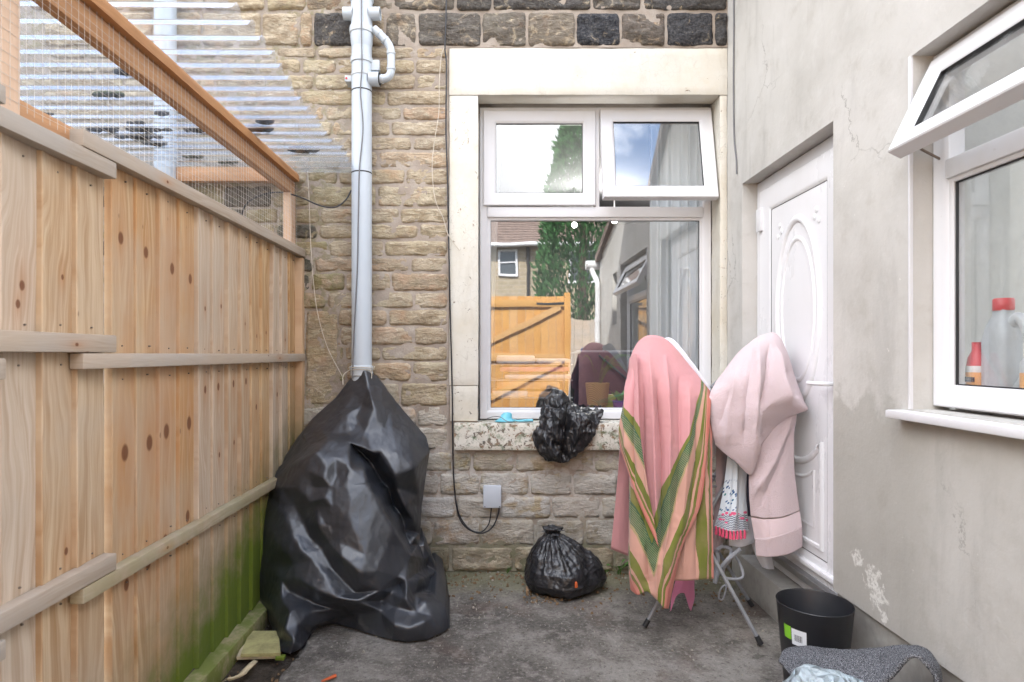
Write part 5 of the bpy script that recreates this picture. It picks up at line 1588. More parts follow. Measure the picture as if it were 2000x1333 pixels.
    N = normals(A)
    if N[40:, :, 1].mean() > 0: N = -N
    msk = (np.arange(96)[:, None] > 24).astype(float)
    st = [([(1482,670),(1480,760),(1472,840),(1466,920)], .032, 8), ([(1502,675),(1498,740),(1482,800)], -.026, 7), ([(1470,690),(1456,780),(1452,870)], -.022, 7), ([(1516,680),(1528,735),(1545,790)], .022, 8), ([(1440,720),(1424,800),(1418,870)], .018, 9), ([(1428,760),(1405,830)], -.014, 7), ([(1532,720),(1556,780)], -.016, 6)]
    A = strokes(A, N, PX(A), st, msk)
    A = relax(A, False, rest=1.022, it=24, k=.06, bend=.2, amp=.009, seed=3, nscale=9)
    uv1 = np.stack([np.repeat(np.linspace(0, 1, 84)[None], 96, 0), np.repeat(np.linspace(0, .70, 96)[:, None], 84, 1)], -1)
    C2 = [[(1468,800,-.80), (1498,780,-.82), (1530,790,-.80), (1556,800,-.77)],
          [(1466,860,-.80), (1496,850,-.81), (1528,850,-.79), (1552,850,-.76)],
          [(1463,930,-.80), (1492,930,-.83), (1526,930,-.81), (1551,920,-.76)],
          [(1466,1000,-.79), (1496,1005,-.83), (1530,1002,-.82), (1560,990,-.76)],
          [(1474,1052,-.78), (1502,1052,-.83), (1536,1042,-.82), (1566,1030,-.76)],
          [(1478,1086,-.78), (1505,1088,-.82), (1540,1082,-.81), (1567,1068,-.75)]]
    B = surf([[P(*q) for q in r] for r in C2], 80, 50)
    N2 = normals(B)
    if N2[..., 1].mean() > 0: N2 = -N2
    B = strokes(B, N2, PX(B), [([(1545,810),(1510,900),(1472,970)], .020, 8), ([(1552,830),(1522,910),(1484,990)], -.016, 8), ([(1500,960),(1508,1085)], -.008, 9)])
    B = relax(B, False, rest=1.02, it=22, k=.06, bend=.2, amp=.008, seed=8, nscale=9)
    uv2 = np.stack([np.repeat(np.linspace(0, 1, 50)[None], 80, 0), np.repeat(np.linspace(.30, 1, 80)[:, None], 50, 1)], -1)
    m = MB(); m.grid(A, uv=uv1); m.grid(B, uv=uv2)
    o = solidify(m.build("bath_towel", M['towel'], None, smooth='full'), .0045)
    tag(o, "pale pink terry towel draped over the airer in front of the door", "towel")

    def cloth(name, C, n, m_, mat, label, cat, st=(), rest=1.02, it=16, amp=.006, uvmap=False, thick=.0015, seed=1, nscale=16, parent=None):
        A = surf([[P(*q) for q in r] for r in C], n, m_)
        N = normals(A)
        if N[..., 1].mean() > 0: N = -N
        A = strokes(A, N, PX(A), list(st))
        A = relax(A, False, rest=rest, it=it, k=.07, bend=.25, amp=amp, seed=seed, nscale=nscale)
        uv = np.stack(np.meshgrid(np.linspace(0, 1, m_), np.linspace(0, 1, n)), -1)
        m = MB(); m.grid(A, uv=uv)
        o = solidify(m.build(name, M[mat], parent, smooth='full'), thick)
        if parent is None: tag(o, label, cat)
        return o, A
    # floral top with tassels
    ft = thing("printed_top", (.99, -.70, .40), "white top with blue leaf print and pink tassels below the towel", "top")
    _, A = cloth("fabric", [[(1422,880,-.72), (1440,872,-.73), (1462,880,-.70)], [(1414,945,-.72), (1434,950,-.75), (1458,950,-.71)], [(1404,1000,-.72), (1430,1002,-.76), (1460,1000,-.71)], [(1395,1028,-.71), (1428,1038,-.76), (1463,1036,-.71)]],
                 54, 40, 'floral', "", "", [([(1432,890),(1420,1030)], -.014, 5), ([(1448,890),(1446,1035)], -.016, 5), ([(1440,890),(1433,1035)], .012, 5)], parent=ft, seed=5)
    for k in range(9):
        j = 2 + k*4; e = A[-1, min(j, 39)]
        m = MB(); m.tube([e + np.array([0, -.002, .004]), e + np.array([.001, -.003, -.010]), e + np.array([.002*math.sin(k*2), -.003, -.034])], [.0035, .0055, .0065], 8)
        m.build("tassel", M['pink_tassel'], ft, smooth=True)
    cloth("white_garment", [[(1425,1020,-.66), (1455,1010,-.66), (1486,1010,-.64)], [(1424,1050,-.67), (1455,1052,-.68), (1488,1045,-.64)], [(1424,1066,-.66), (1450,1068,-.68), (1480,1058,-.64)]], 24, 30, 'white_cloth', "white cotton garment hem hanging behind the pink tassels", "garment", amp=.01, seed=6)
    cloth("white_garment", [[(1462,1040,-.62), (1482,1040,-.62), (1500,1040,-.60)], [(1472,1075,-.62), (1490,1075,-.64), (1505,1072,-.60)], [(1488,1108,-.61), (1500,1112,-.63), (1511,1112,-.60)]], 30, 24, 'white_cloth', "white cotton corner hanging below the pink towel hem", "garment", amp=.01, seed=7)
    cloth("white_garment", [[(1282,668,-.58), (1312,662,-.60), (1350,705,-.64), (1388,760,-.70)], [(1284,720,-.58), (1316,730,-.60), (1350,770,-.64), (1392,800,-.70)], [(1300,800,-.58), (1330,830,-.60), (1366,850,-.64), (1398,870,-.68)], [(1310,900,-.56), (1340,905,-.58), (1372,905,-.62), (1397,890,-.66)]], 30, 34, 'white_cloth', "white cotton garment on the airer behind the pink sarong", "garment", amp=.01, seed=17)
    cloth("mauve_garment", [[(1398,860,-.66), (1412,855,-.66), (1428,860,-.64)], [(1398,940,-.66), (1410,945,-.67), (1424,945,-.64)], [(1394,1020,-.66), (1406,1030,-.67), (1420,1020,-.64)], [(1392,1075,-.66), (1402,1085,-.67), (1412,1060,-.64)]], 40, 24, 'mauve_cloth', "mauve cotton garment hanging between the sarong and printed top", "garment", amp=.008, seed=8)
    cloth("dark_garment", [[(1452,880,-.58), (1468,880,-.58), (1485,885,-.57)], [(1452,960,-.58), (1466,965,-.60), (1482,960,-.57)], [(1450,1030,-.58), (1462,1035,-.60), (1478,1030,-.57)]], 30, 24, 'navy_thin', "dark patterned garment hanging behind the printed top", "garment", amp=.008, seed=9)
    cloth("pink_garment", [[(1326,1110,-.55), (1340,1105,-.56), (1356,1110,-.55)], [(1318,1140,-.56), (1338,1140,-.57), (1356,1145,-.55)], [(1312,1165,-.56), (1334,1158,-.57), (1356,1170,-.55)], [(1309,1196,-.56), (1330,1150,-.57), (1349,1196,-.55)]], 30, 26, 'pink_cloth', "bright pink pointed garment tails hanging below the sarong", "garment", amp=.004, seed=10)
    # strappy grey garment looped low on the frame
    sg = thing("strap_garment", (.97, -.66, .2), "grey straps looped round the lower airer tubes", "straps")
    loops = [[(1400,1075),(1412,1068),(1428,1075),(1424,1095),(1408,1110),(1396,1125),(1402,1095),(1400,1075)],
             [(1428,1078),(1444,1100),(1450,1128),(1420,1130),(1412,1118),(1424,1090),(1428,1078)],
             [(1398,1118),(1414,1128),(1418,1148),(1412,1170),(1404,1168),(1408,1150),(1420,1140)],
             [(1396,1140),(1402,1120),(1420,1095),(1432,1085),(1446,1072)]]
    for k, lp in enumerate(loops):
        pts = crv([P(x, y, -.70 - .012*k + .01*math.sin(i*2.1)) for i, (x, y) in enumerate(lp)], 8)
        wd = (.008, .006, .003, .010)[k]
        up = np.array([.25, -.45, .85]); up /= np.linalg.norm(up)
        tg = np.gradient(pts, axis=0); tg /= np.linalg.norm(tg, axis=1, keepdims=True)
        side = np.cross(tg, np.array([0, -1, .25])); side /= np.linalg.norm(side, axis=1, keepdims=True)
        m = MB(); m.grid(np.stack([pts - side*wd, pts + np.array([0, -.003, 0]), pts + side*wd], 1))
        solidify(m.build("strap", M['grey_cloth'], sg, smooth='full'), .002)
M['pink_tassel'] = m_cloth("hot_pink_thread", (.80,.10,.20), 900, .4, .1)
make_airer()

# ================================================================== BLACK PLANTER BIN, MAT, THIN BAG
def make_bin():
    cx, cy_, H = 1.147, -1.25, .330
    root = thing("waste_bin", (cx, cy_, 0), "black plastic tub with a white barcode sticker by the render", "bin")
    m = MB(); m.lathe([(.0, .004), (.095, .004), (.098, .010), (.1255, H-.006), (.1275, H), (.1262, H+.002), (.1238, H-.004), (.094, .02), (.0, .02)], (cx, cy_, 0), 64); m.build("shell", M['black_plastic'], root, smooth=True)
    def patch(a0, a1, z0, z1, off, name, mat, lean=0, par=root):
        m = MB(); rows = []
        for z in np.linspace(z0, z1, 6):
            rr_ = .098 + (.1255-.098)*(z-.01)/(H-.016) + off
            rows.append([(cx + rr_*math.cos(a), cy_ + rr_*math.sin(a), z + lean*(a-a0)) for a in np.linspace(a0, a1, 12)])
        m.grid(np.array(rows)); return m.build(name, M[mat], par, smooth='full')
    s = patch(R(206), R(231), .205, .262, .0012, "sticker", 'sticker')
    for k in range(11):
        a = 211 + k*1.25
        patch(R(a), R(a+.35+.45*((k*7) % 3)/2), .220, .243, .0018, "barcode_bar", 'ink', par=s)
    patch(R(190), R(205), .218, .265, .0012, "green_badge", 'green')
    return root
make_bin()
def make_mat():
    C = [[(1520,1290,-1.46), (1534,1268,-1.42), (1580,1261,-1.40), (1640,1268,-1.40), (1700,1266,-1.42), (1762,1260,-1.44), (1806,1266,-1.46), (1832,1300,-1.47), (1830,1350,-1.47)],
         [(1530,1300,-1.50), (1545,1278,-1.47), (1590,1272,-1.46), (1645,1284,-1.47), (1706,1282,-1.48), (1764,1266,-1.48), (1812,1276,-1.50), (1838,1312,-1.50), (1834,1370,-1.50)],
         [(1538,1312,-1.54), (1556,1290,-1.52), (1604,1296,-1.52), (1650,1310,-1.54), (1708,1312,-1.55), (1768,1276,-1.54), (1815,1290,-1.55), (1840,1330,-1.55), (1834,1390,-1.54)],
         [(1548,1320,-1.57), (1568,1300,-1.56), (1614,1312,-1.57), (1660,1334,-1.59), (1712,1340,-1.60), (1778,1280,-1.58), (1818,1302,-1.58), (1838,1350,-1.58), (1834,1420,-1.57)]]
    dYs = [0, 0, -.02, -.06, -.11, -.17, -.20, -.215, -.215]
    A = surf([[P(x, y, Y + dd) for (x, y, Y), dd in zip(r, dYs)] for r in C], 50, 120)
    A += .003*np.stack([vnoise(A, 22, 1), vnoise(A, 22, 2), vnoise(A, 22, 3)], -1)
    A[..., 0] = np.minimum(A[..., 0], 1.288)
    m = MB(); m.grid(A)
    o = m.build("door_mat", M['mat'], None, smooth='full'); solidify(o, .011, -1)
    tag(o, "curled grey speckled doormat lying on a pale blue bag", "doormat")
    # pale blue carrier bag under it
    cx, cyb = .955, -1.645
    n, m_ = 44, 70
    th = np.linspace(0, 2*math.pi, m_, endpoint=False); zs = np.linspace(0, 1, n)
    prof = np.interp(zs, [0, .1, .35, .7, .92, 1], [.13, .155, .16, .135, .08, .002]); Z = zs*.285 + .004
    T, Rr = np.meshgrid(th, prof)
    A = np.stack([cx + .05 + Rr*1.35*np.cos(T), cyb + Rr*.62*np.sin(T), np.repeat(Z[:, None], m_, 1) + .0*T], -1)
    N = normals(A, True)
    if np.mean(np.sum(N*(A-A.mean(1, keepdims=True)), -1)) < 0: N = -N
    A = A + N*(.030*vnoise(A, 9, 3) + .028*(.3-np.abs(vnoise(A, 17, 8, 2))))[..., None]
    A[..., 2] = np.clip(A[..., 2], .004, .29)
    m = MB(); m.grid(A, wrap=True)
    tag(m.build("carrier_bag", M['bag_blue'], None, smooth='full'), "pale blue plastic bag under the curled grey doormat", "plastic bag")
make_mat()

# ================================================================== SMALL THINGS
def make_small():
    # stack of ribbed clay tiles beside the cover
    rr = random.Random(2)
    for k in range(9):
        z0 = .010 + .0165*k
        s = 1 - .03*k
        x0, y0 = -1.035 + .012*k, -.66 + .008*k
        m = MB(); m.box((x0, y0, z0), (x0+.20*s, y0+.30*s, z0+.0145), .003)
        V = np.array(m.v); V += .0015*np.stack([vnoise(V, 30, k), vnoise(V, 30, k+3), vnoise(V, 30, k+5)], -1); m.v = [tuple(q) for q in V]
        o = m.build("clay_tile", M['tile'], None, smooth=True)
        tag(o, "buff ribbed tile in the stack between the fence and black cover", "tile", "stacked buff tiles")
    for k, (dx, dz) in enumerate(((0, 0), (.012, .0135))):
        p = G(462+dx*200, 1290, .0)
        vs = [G(462+8*k, 1289-5*k, .004+dz), G(538+10*k, 1287-5*k, .004+dz), G(536+8*k, 1240-2*k, .004+dz), G(484+4*k, 1240-2*k, .004+dz)]
        m = MB(); m.add(list(vs) + [(x, y, z+.0125) for x, y, z in vs], [(3, 2, 1, 0), (4, 5, 6, 7), (0, 1, 5, 4), (1, 2, 6, 5), (2, 3, 7, 6), (3, 0, 4, 7)])
        o = m.build("flat_tile", M['tile_green' if k else 'tile'], None)
        tag(o, "flat tile stained green on top of the pair by the black cover" if k else "lower flat tile of the pair lying on the soil", "tile")
    m = MB(); p = G(538, 1282, .02); m.box((p[0], p[1]-.005, .004), (p[0]+.035, p[1]+.02, .018), .003)
    tag(m.build("tile_shard", M['post'], None, smooth=True), "orange broken tile end beside the flat tiles", "tile")
    # strip of bark on the soil
    path = crv([G(440, 1332, .0), G(470, 1320, .012), G(482, 1308, .016), G(497, 1294, .014)], 8)
    m = MB(); side = np.array([.012, .004, .0]); m.grid(np.stack([path-side*1.2, path+np.array([0, 0, .008]), path+side], 1))
    V = np.array(m.v); V += .003*np.stack([vnoise(V, 40, 1), vnoise(V, 40, 2), vnoise(V, 40, 3)], -1); m.v = [tuple(q) for q in V]
    tag(solidify(m.build("bark_strip", M['tile'], None, smooth='full'), .006), "pale strip of bark lying on the soil by the fence", "bark")
    # orange stick
    a, b_ = G(628, 1331, .006), G(656, 1320, .006)
    m = MB(); m.tube([a, b_], [.004, .007], 6); tag(m.build("stick", M['orange_scrap'], None, smooth=True), "short orange splinter on the concrete", "stick")
    # light blue scoop on the sill
    root = thing("scoop", (.06, -.02, .842), "light blue plastic scoop lying on the peeling sill", "scoop")
    n = 40; th = np.linspace(0, 2*math.pi, n, endpoint=False)
    prof = [(.058, .0), (.060, .004), (.048, .010), (.034, .020), (.030, .040), (.020, .050), (.0, .053)]
    m = MB(); m.lathe(prof, (.048, .0, .842), n); V = np.array(m.v); V[:, 1] = (V[:, 1])*.62 + .02; V[:, 0] += .25*(V[:, 2]-.842); m.v = [tuple(q) for q in V]
    m.build("bowl", M['blue_plastic'], root, smooth=True)
    m = MB(); m.tube(crv([(.095, .0, .852), (.13, -.01, .849), (.17, -.015, .852), (.205, -.02, .852)], 6), [.005]*6 + [.007]*6 + [.0085]*7, 10); m.build("handle", M['blue_plastic'], root, smooth=True)
    cable("cord", [(-.055, .08, .852), (-.02, .03, .868), (.02, -.025, .872), (.06, -.044, .850), (.11, -.046, .846), (.16, -.044, .846), (.20, -.03, .847)], .0022, 'cable_grey', "thin dark cord trailing over the light blue scoop", "cord")
    # weeds in the corner
    def weed(x, y, h, nleaf, sd, label):
        root = thing("weed", (x, y, 0), label, "weed")
        r2 = random.Random(sd); z0 = 0.0
        for k in range(nleaf):
            a = r2.uniform(0, 6.28); L = h*r2.uniform(.5, 1.0); lean = r2.uniform(.3, .8)
            base = np.array([x + r2.uniform(-.01, .01), y + r2.uniform(-.01, .01), z0])
            d = np.array([math.cos(a)*lean, -abs(math.sin(a))*lean*.7, 1.0]); d /= np.linalg.norm(d)
            path = [base, base + d*L*.45, base + d*L*.8 + np.array([0, 0, -.12*L]), base + d*L*1.05 + np.array([0, 0, -.35*L])]
            path = crv(path, 4); s = np.cross(d, [0, 0, 1.0]); s = s/np.linalg.norm(s)
            wd = np.interp(np.linspace(0, 1, len(path)), [0, .35, .6, .85, 1], [.002, .003, .013, .010, .001])*h/.12
            m = MB(); m.grid(np.stack([path - s*wd[:, None], path + np.array([0, 0, -.003]), path + s*wd[:, None]], 1)); m.build("leaf", M['leaf'], root, smooth='full')
    gx, gy, _ = G(1192, 1120, 0)
    weed(.68, -.05, .13, 9, 1, "broad leaved green weed at the wall foot beside the sarong")
    weed(.06, -.035, .05, 10, 2, "tiny green weed at the wall foot left of the tied bin bag")
    weed(.60, -.06, .045, 8, 3, "small low weed at the wall foot right of the tied bin bag")
    # grit and dead leaf crumbs on the slab
    m = MB(); r2 = np.random.default_rng(5)
    def crumb(x, y, s, z=.001):
        a = r2.uniform(0, 6.28, 5); a.sort()
        top = [(x + s*.6*math.cos(t), y + s*.6*math.sin(t), z + s*r2.uniform(.3, .6)) for t in a]; bot = [(x + s*math.cos(t), y + s*math.sin(t), z-.003) for t in a]
        m.add(bot + top, [tuple(range(5, 10))] + [(i, (i+1) % 5, 5+(i+1) % 5, 5+i) for i in range(5)])
    for _ in range(900):
        y = -abs(r2.normal(0, .5)) - .02 if r2.random() < .6 else r2.uniform(-1.9, -.03)
        crumb(r2.uniform(-.72, 1.25), max(y, -1.95), r2.choice([.002, .003, .0045, .008], p=[.45, .31, .18, .06]))
    tag(m.build("grit", M['chip'], None), "loose pale grit scattered on the concrete", "grit", kind="stuff")
    m = MB()
    for _ in range(320):
        crumb(r2.uniform(-.35, 1.25), -abs(r2.normal(0, .22))-.02, r2.uniform(.004, .011))
    for _ in range(60):
        crumb(r2.normal(.27, .05), r2.normal(-.36, .05), r2.uniform(.004, .010))
    for _ in range(90):
        crumb(r2.uniform(-1.05, -.78), r2.uniform(-1.6, -.4), r2.uniform(.003, .010), -.018)
    tag(m.build("leaf_litter", M['dead'], None), "brown crumbs of dead leaf along the wall foot", "leaf litter", kind="stuff")
make_small()

# ================================================================== BOTTLES ON THE KITCHEN SILL
def make_bottles():
    zb = WZ0+.030
    def rd(px, X): return -CAMY*0 + 0
    def atx(px, X):                       # Y of a point at depth X seen at column px
        return CAMY + F*X/(px-970)
    X1 = 1.462
    y = atx(1908, X1)
    root = thing("red_bottle", (X1, y, zb), "red squeeze bottle with orange label inside the kitchen window", "bottle")
    m = MB(); m.lathe([(0, 0), (.024, 0), (.0265, .006), (.027, .085), (.023, .110), (.013, .128), (.013, .150), (.0, .150)], (X1, y, zb), 28); m.build("body", M['red_plastic'], root, smooth=True)
    m = MB(); m.lathe([(.0274, .012), (.0280, .014), (.0280, .072), (.0274, .074)], (X1, y, zb), 28); lab = m.build("label", M['label_orange'], root, smooth=True)
    m = MB(); m.lathe([(.0276, .074), (.0280, .076), (.0276, .088), (.0268, .090)], (X1, y, zb), 28); m.build("checker_band", M['label_white'], root, smooth=True)
    m = MB()
    for k in range(7):
        a = R(150 + k*11); m.box((X1+.0283*math.cos(a)-.002, y+.0283*math.sin(a)-.0028, zb+.05), (X1+.0283*math.cos(a)+.0006, y+.0283*math.sin(a)+.0012, zb+.062))
    m.build("lettering", M['ink'], root)
    X2 = 1.485; y = atx(1960, X2)
    root = thing("jerry_bottle", (X2, y, zb), "grey plastic bottle with handle and red cap inside the kitchen window", "bottle")
    m = MB(); C = []
    for z, rx, ry in ((0, .040, .044), (.01, .043, .047), (.15, .043, .047), (.18, .038, .041), (.205, .028, .029), (.215, .022, .023), (.23, .022, .023)):
        C.append([(X2 + rx*math.copysign(abs(math.cos(t))**.6, math.cos(t)), y + ry*math.copysign(abs(math.sin(t))**.6, math.sin(t)), zb+z) for t in np.linspace(0, 2*math.pi, 32, endpoint=False)])
    m.grid(np.array(C), wrap=True); m.build("body", M['jerry'], root, smooth=True)
    m = MB(); m.tube(crv([(X2, y-.022, zb+.19), (X2, y-.055, zb+.205), (X2, y-.085, zb+.16), (X2, y-.082, zb+.08), (X2, y-.045, zb+.03)], 6), .014, 12); m.build("handle", M['jerry'], root, smooth=True)
    m = MB(); m.lathe([(.025, 0), (.026, .002), (.026, .026), (.023, .03), (0, .03)], (X2, y, zb+.226), 28); m.build("cap", M['red_plastic'], root, smooth=True)
    X3 = 1.465; y = atx(2018, X3)
    root = thing("white_bottle", (X3, y, zb), "white capped bottle beside the grey jerry bottle", "bottle")
    m = MB(); m.lathe([(0, 0), (.026, 0), (.028, .004), (.028, .10), (.02, .115), (.0, .115)], (X3, y, zb), 24); m.build("body", M['jerry'], root, smooth=True)
    m = MB(); m.lathe([(.0205, .11), (.022, .112), (.022, .145), (0, .147)], (X3, y, zb), 24); m.build("cap", M['label_white'], root, smooth=True)
    m = MB(); m.lathe([(.0284, .02), (.0288, .022), (.0288, .075), (.0284, .077)], (X3, y, zb), 24); m.build("label", M['label_orange'], root, smooth=True)
make_bottles()
for o_ in list(bpy.data.objects):
    if o_.parent is None and o_.name.split('.')[0] in ('red_bottle', 'jerry_bottle', 'white_bottle'): o_.scale = (1, 1, 1.2)

# ================================================================== INSIDE THE HOUSE ROOM
def make_room_things():
    def drape(name, x0, x1, y, z0, z1, folds, mat, label, amp=.02, gather=0.0):
        n, m_ = 30, 120
        U, V = np.meshgrid(np.linspace(0, 1, m_), np.linspace(0, 1, n))
        xx = x0 + U*(x1-x0); g = 1 - gather*V
        A = np.stack([x0 + (xx-x0)*g, y + amp*np.sin(U*folds*2*math.pi + .8*np.sin(U*9) + .25*V) + amp*.4*np.sin(U*folds*5.1+V), z1 + V*(z0-z1)], -1)
        m = MB(); m.grid(A); o = solidify(m.build(name, M[mat], None, smooth='full'), .002)
        return tag(o, label, "curtain")
    drape("curtain", .945, 1.30, .30, .86, 2.70, 6, 'curtain', "white pleated curtain behind the right of the house window", .022)
    drape("curtain", -.14, .035, .30, .86, 2.70, 4, 'sheer', "white sheer curtain behind the left edge of the house window", .014, .45)
    for k, (px_, py_) in enumerate(((1122, 440), (1200, 432))):
        Yl = 2.3; x, _, z = P(px_, py_, Yl)
        root = thing("ceiling_light", (x, Yl, z), "lit white ceiling spotlight with a shade inside the room" if k else "dimmer crescent spotlight inside the room above the pot", "light")
        m = MB(); m.tube([(x, Yl, z+.03), (x, Yl, 2.80)], .006, 8); m.build("stem", M['brass'], root, smooth=True)
        m = MB(); m.lathe([(.0, -.024), (.012, -.021), (.021, -.012), (.024, 0), (.021, .012), (.012, .021), (0, .024)], (x, Yl, z), 20); m.build("bulb", M['lamp'], root, smooth=True)
        ld = bpy.data.lights.new("bulb_light", 'POINT'); ld.energy = 18; ld.shadow_soft_size = .012; ld.color = (1, .96, .90)
        lo_ = bpy.data.objects.new("bulb_light", ld); COL.objects.link(lo_); lo_.parent = root; lo_.location = (0, -.034, -.022)
    # indoor airer with piles of folded washing
    root = thing("drying_rack", (.20, .56, .12), "white indoor drying rack loaded with washing inside the room", "drying rack")
    for y in (.40, .72):
        for x in (-.05, .46):
            tubeo("leg", [(x, y, .12), (x, y, 1.17)], .008, M['upvc'], root, 8)
    for z in (.95, 1.06, 1.16):
        for y in (.40, .50, .62, .72): tubeo("rail", [(-.07, y, z), (.48, y, z)], .004, M['upvc'], root, 6)
        for x in (-.05, .46): tubeo("rail", [(x, .40, z), (x, .72, z)], .005, M['upvc'], root, 6)
    cols = [('white_cloth', .0, .24, 1.166, .05), ('pink_fold', .02, .46, 1.115, .03), ('white_cloth', .05, .47, 1.069, .028), ('peach_fold', .0, .40, 1.005, .045), ('white_cloth', -.03, .2, .955, .04), ('peach_fold', .2, .44, .955, .035), ('white_cloth', .25, .47, 1.166, .03)]
    words = ["white folded cloth on the left of the rack top", "long pink folded cloth across the rack", "long white folded cloth below the pink one", "peach folded cloth on the middle rack shelf", "white folded cloth on the lowest rack shelf", "peach folded cloth on the lowest rack shelf", "thin white folded cloth on the right of the rack top"]
    for (mt, x0, x1, z0, h), lb in zip(cols, words):
        m = MB(); m.box((x0, .385, z0), (x1, .68, z0+h), .012)
        V = np.array(m.v); V += .006*np.stack([vnoise(V, 9, 3), vnoise(V, 9, 4), vnoise(V, 9, 5)], -1)*np.array([1, 1, .4]); m.v = [tuple(q) for q in V]
        tag(m.build("folded_cloth", M[mt], None, smooth=True), lb, "laundry", "folded washing on the indoor rack")
    # armchair
    root = thing("armchair", (.90, 1.25, .12), "dark blue grey upholstered armchair inside the room", "armchair")
    m = MB(); m.box((.56, 1.20, .42), (1.20, 1.36, 1.24), .07)
    V = np.array(m.v); V[:, 2] += .03*np.cos((V[:, 0]-.88)*4.0)*(V[:, 2] > 1.0); m.v = [tuple(q) for q in V]
    m.build("backrest", M['navy_cloth'], root, smooth=True)
    m = MB(); m.box((.60, 1.37, .42), (1.16, 1.9, .60), .05); m.build("seat", M['navy_cloth'], root, smooth=True)
    for x in (.50, 1.18):
        m = MB(); m.box((x, 1.24, .40), (x+.08, 1.86, .76), .03); m.build("arm", M['navy_cloth'], root, smooth=True)
    for x in (.55, 1.17):
        for y in (1.28, 1.80):
            m = MB(); m.tube([(x, y, .12), (x, y, .42)], [.016, .024], 8); m.build("leg", M['bark'], root, smooth=True)
    # wicker pot on legs with a palm
    cx, cyy, zz = .620, .300, .842
    root = thing("wicker_planter", (cx, cyy, zz), "wicker plant pot on wooden legs with palm leaves behind the glass", "planter")
    m = MB(); m.lathe([(0, .072), (.058, .072), (.062, .078), (.074, .205), (.071, .207), (.066, .19), (0, .19)], (cx, cyy, zz), 32); m.build("basket", M['wicker'], root, smooth=True)
    for a in (45, 135, 225, 315):
        c_, s_ = math.cos(R(a)), math.sin(R(a))
        m = MB(); m.tube([(cx+.062*c_, cyy+.062*s_, zz), (cx+.05*c_, cyy+.05*s_, zz+.10)], .008, 8); m.build("leg", M['post'], root, smooth=True)
    rr = random.Random(6)
    for k in range(14):
        a = rr.uniform(-.9, .9); L = rr.uniform(.12, .26); dirx = math.sin(a) + .35; dy = rr.uniform(-.2, .25)
        base = np.array([cx + .02*dirx, cyy, zz+.19])
        pts = crv([base, base + np.array([dirx*L*.35, dy*L*.4, L*.6]), base + np.array([dirx*L*.8, dy*L, L*.8]), base + np.array([dirx*L*1.25, dy*L*1.2, L*.62])], 5)
        wd = np.interp(np.linspace(0, 1, len(pts)), [0, .4, 1], [.003, .008, .001])
        s = np.array([.2, 1, .3]); s = s/np.linalg.norm(s)
        m = MB(); m.grid(np.stack([pts - np.array([0, 0, 1])*wd[:, None], pts + s*wd[:, None]*.4, pts + np.array([0, 0, 1])*wd[:, None]], 1)); m.build("frond", M['palm'], root, smooth='full')
    root = thing("flower_pot", (.755, .30, zz), "purple pot with a leafy green plant behind the glass", "plant pot")
    m = MB(); m.lathe([(0, 0), (.036, 0), (.048, .095), (.050, .10), (.044, .10), (.04, .08), (0, .08)], (.762, .30, zz), 28); m.build("pot", M['purple'], root, smooth=True)
    for k in range(9):
        a = k*.7; L = rr.uniform(.06, .11)
        base = np.array([.762, .30, zz+.08]); d = np.array([math.cos(a)*.5, math.sin(a)*.4, 1]); d /= np.linalg.norm(d)
        pts = crv([base, base + d*L*.6, base + d*L + np.array([math.cos(a)*.03, 0, 0])], 5)
        wd = np.interp(np.linspace(0, 1, len(pts)), [0, .6, 1], [.003, .013, .001]); s = np.array([-math.sin(a), math.cos(a)*.3, .3]); s /= np.linalg.norm(s)
        m = MB(); m.grid(np.stack([pts - s*wd[:, None], pts, pts + s*wd[:, None]], 1)); m.build("leaf", M['leaf_bright'], root, smooth='full')
    bx = boxo("carton", (.690, .36, zz), (.745, .40, zz+.13), M['yellowgreen'], None, .003)
    tag(bx, "lime and yellow carton standing beside the purple pot", "carton")
M['pink_fold'] = m_cloth("pink_folded_cotton", (.72,.33,.42), 600, .2, .08)
M['peach_fold'] = m_cloth("peach_folded_cotton", (.66,.42,.28), 600, .2, .08)
M['leaf_bright'] = m_foliage("bright_leaf", (.08,.30,.08), (.12,.40,.14))
make_room_things()

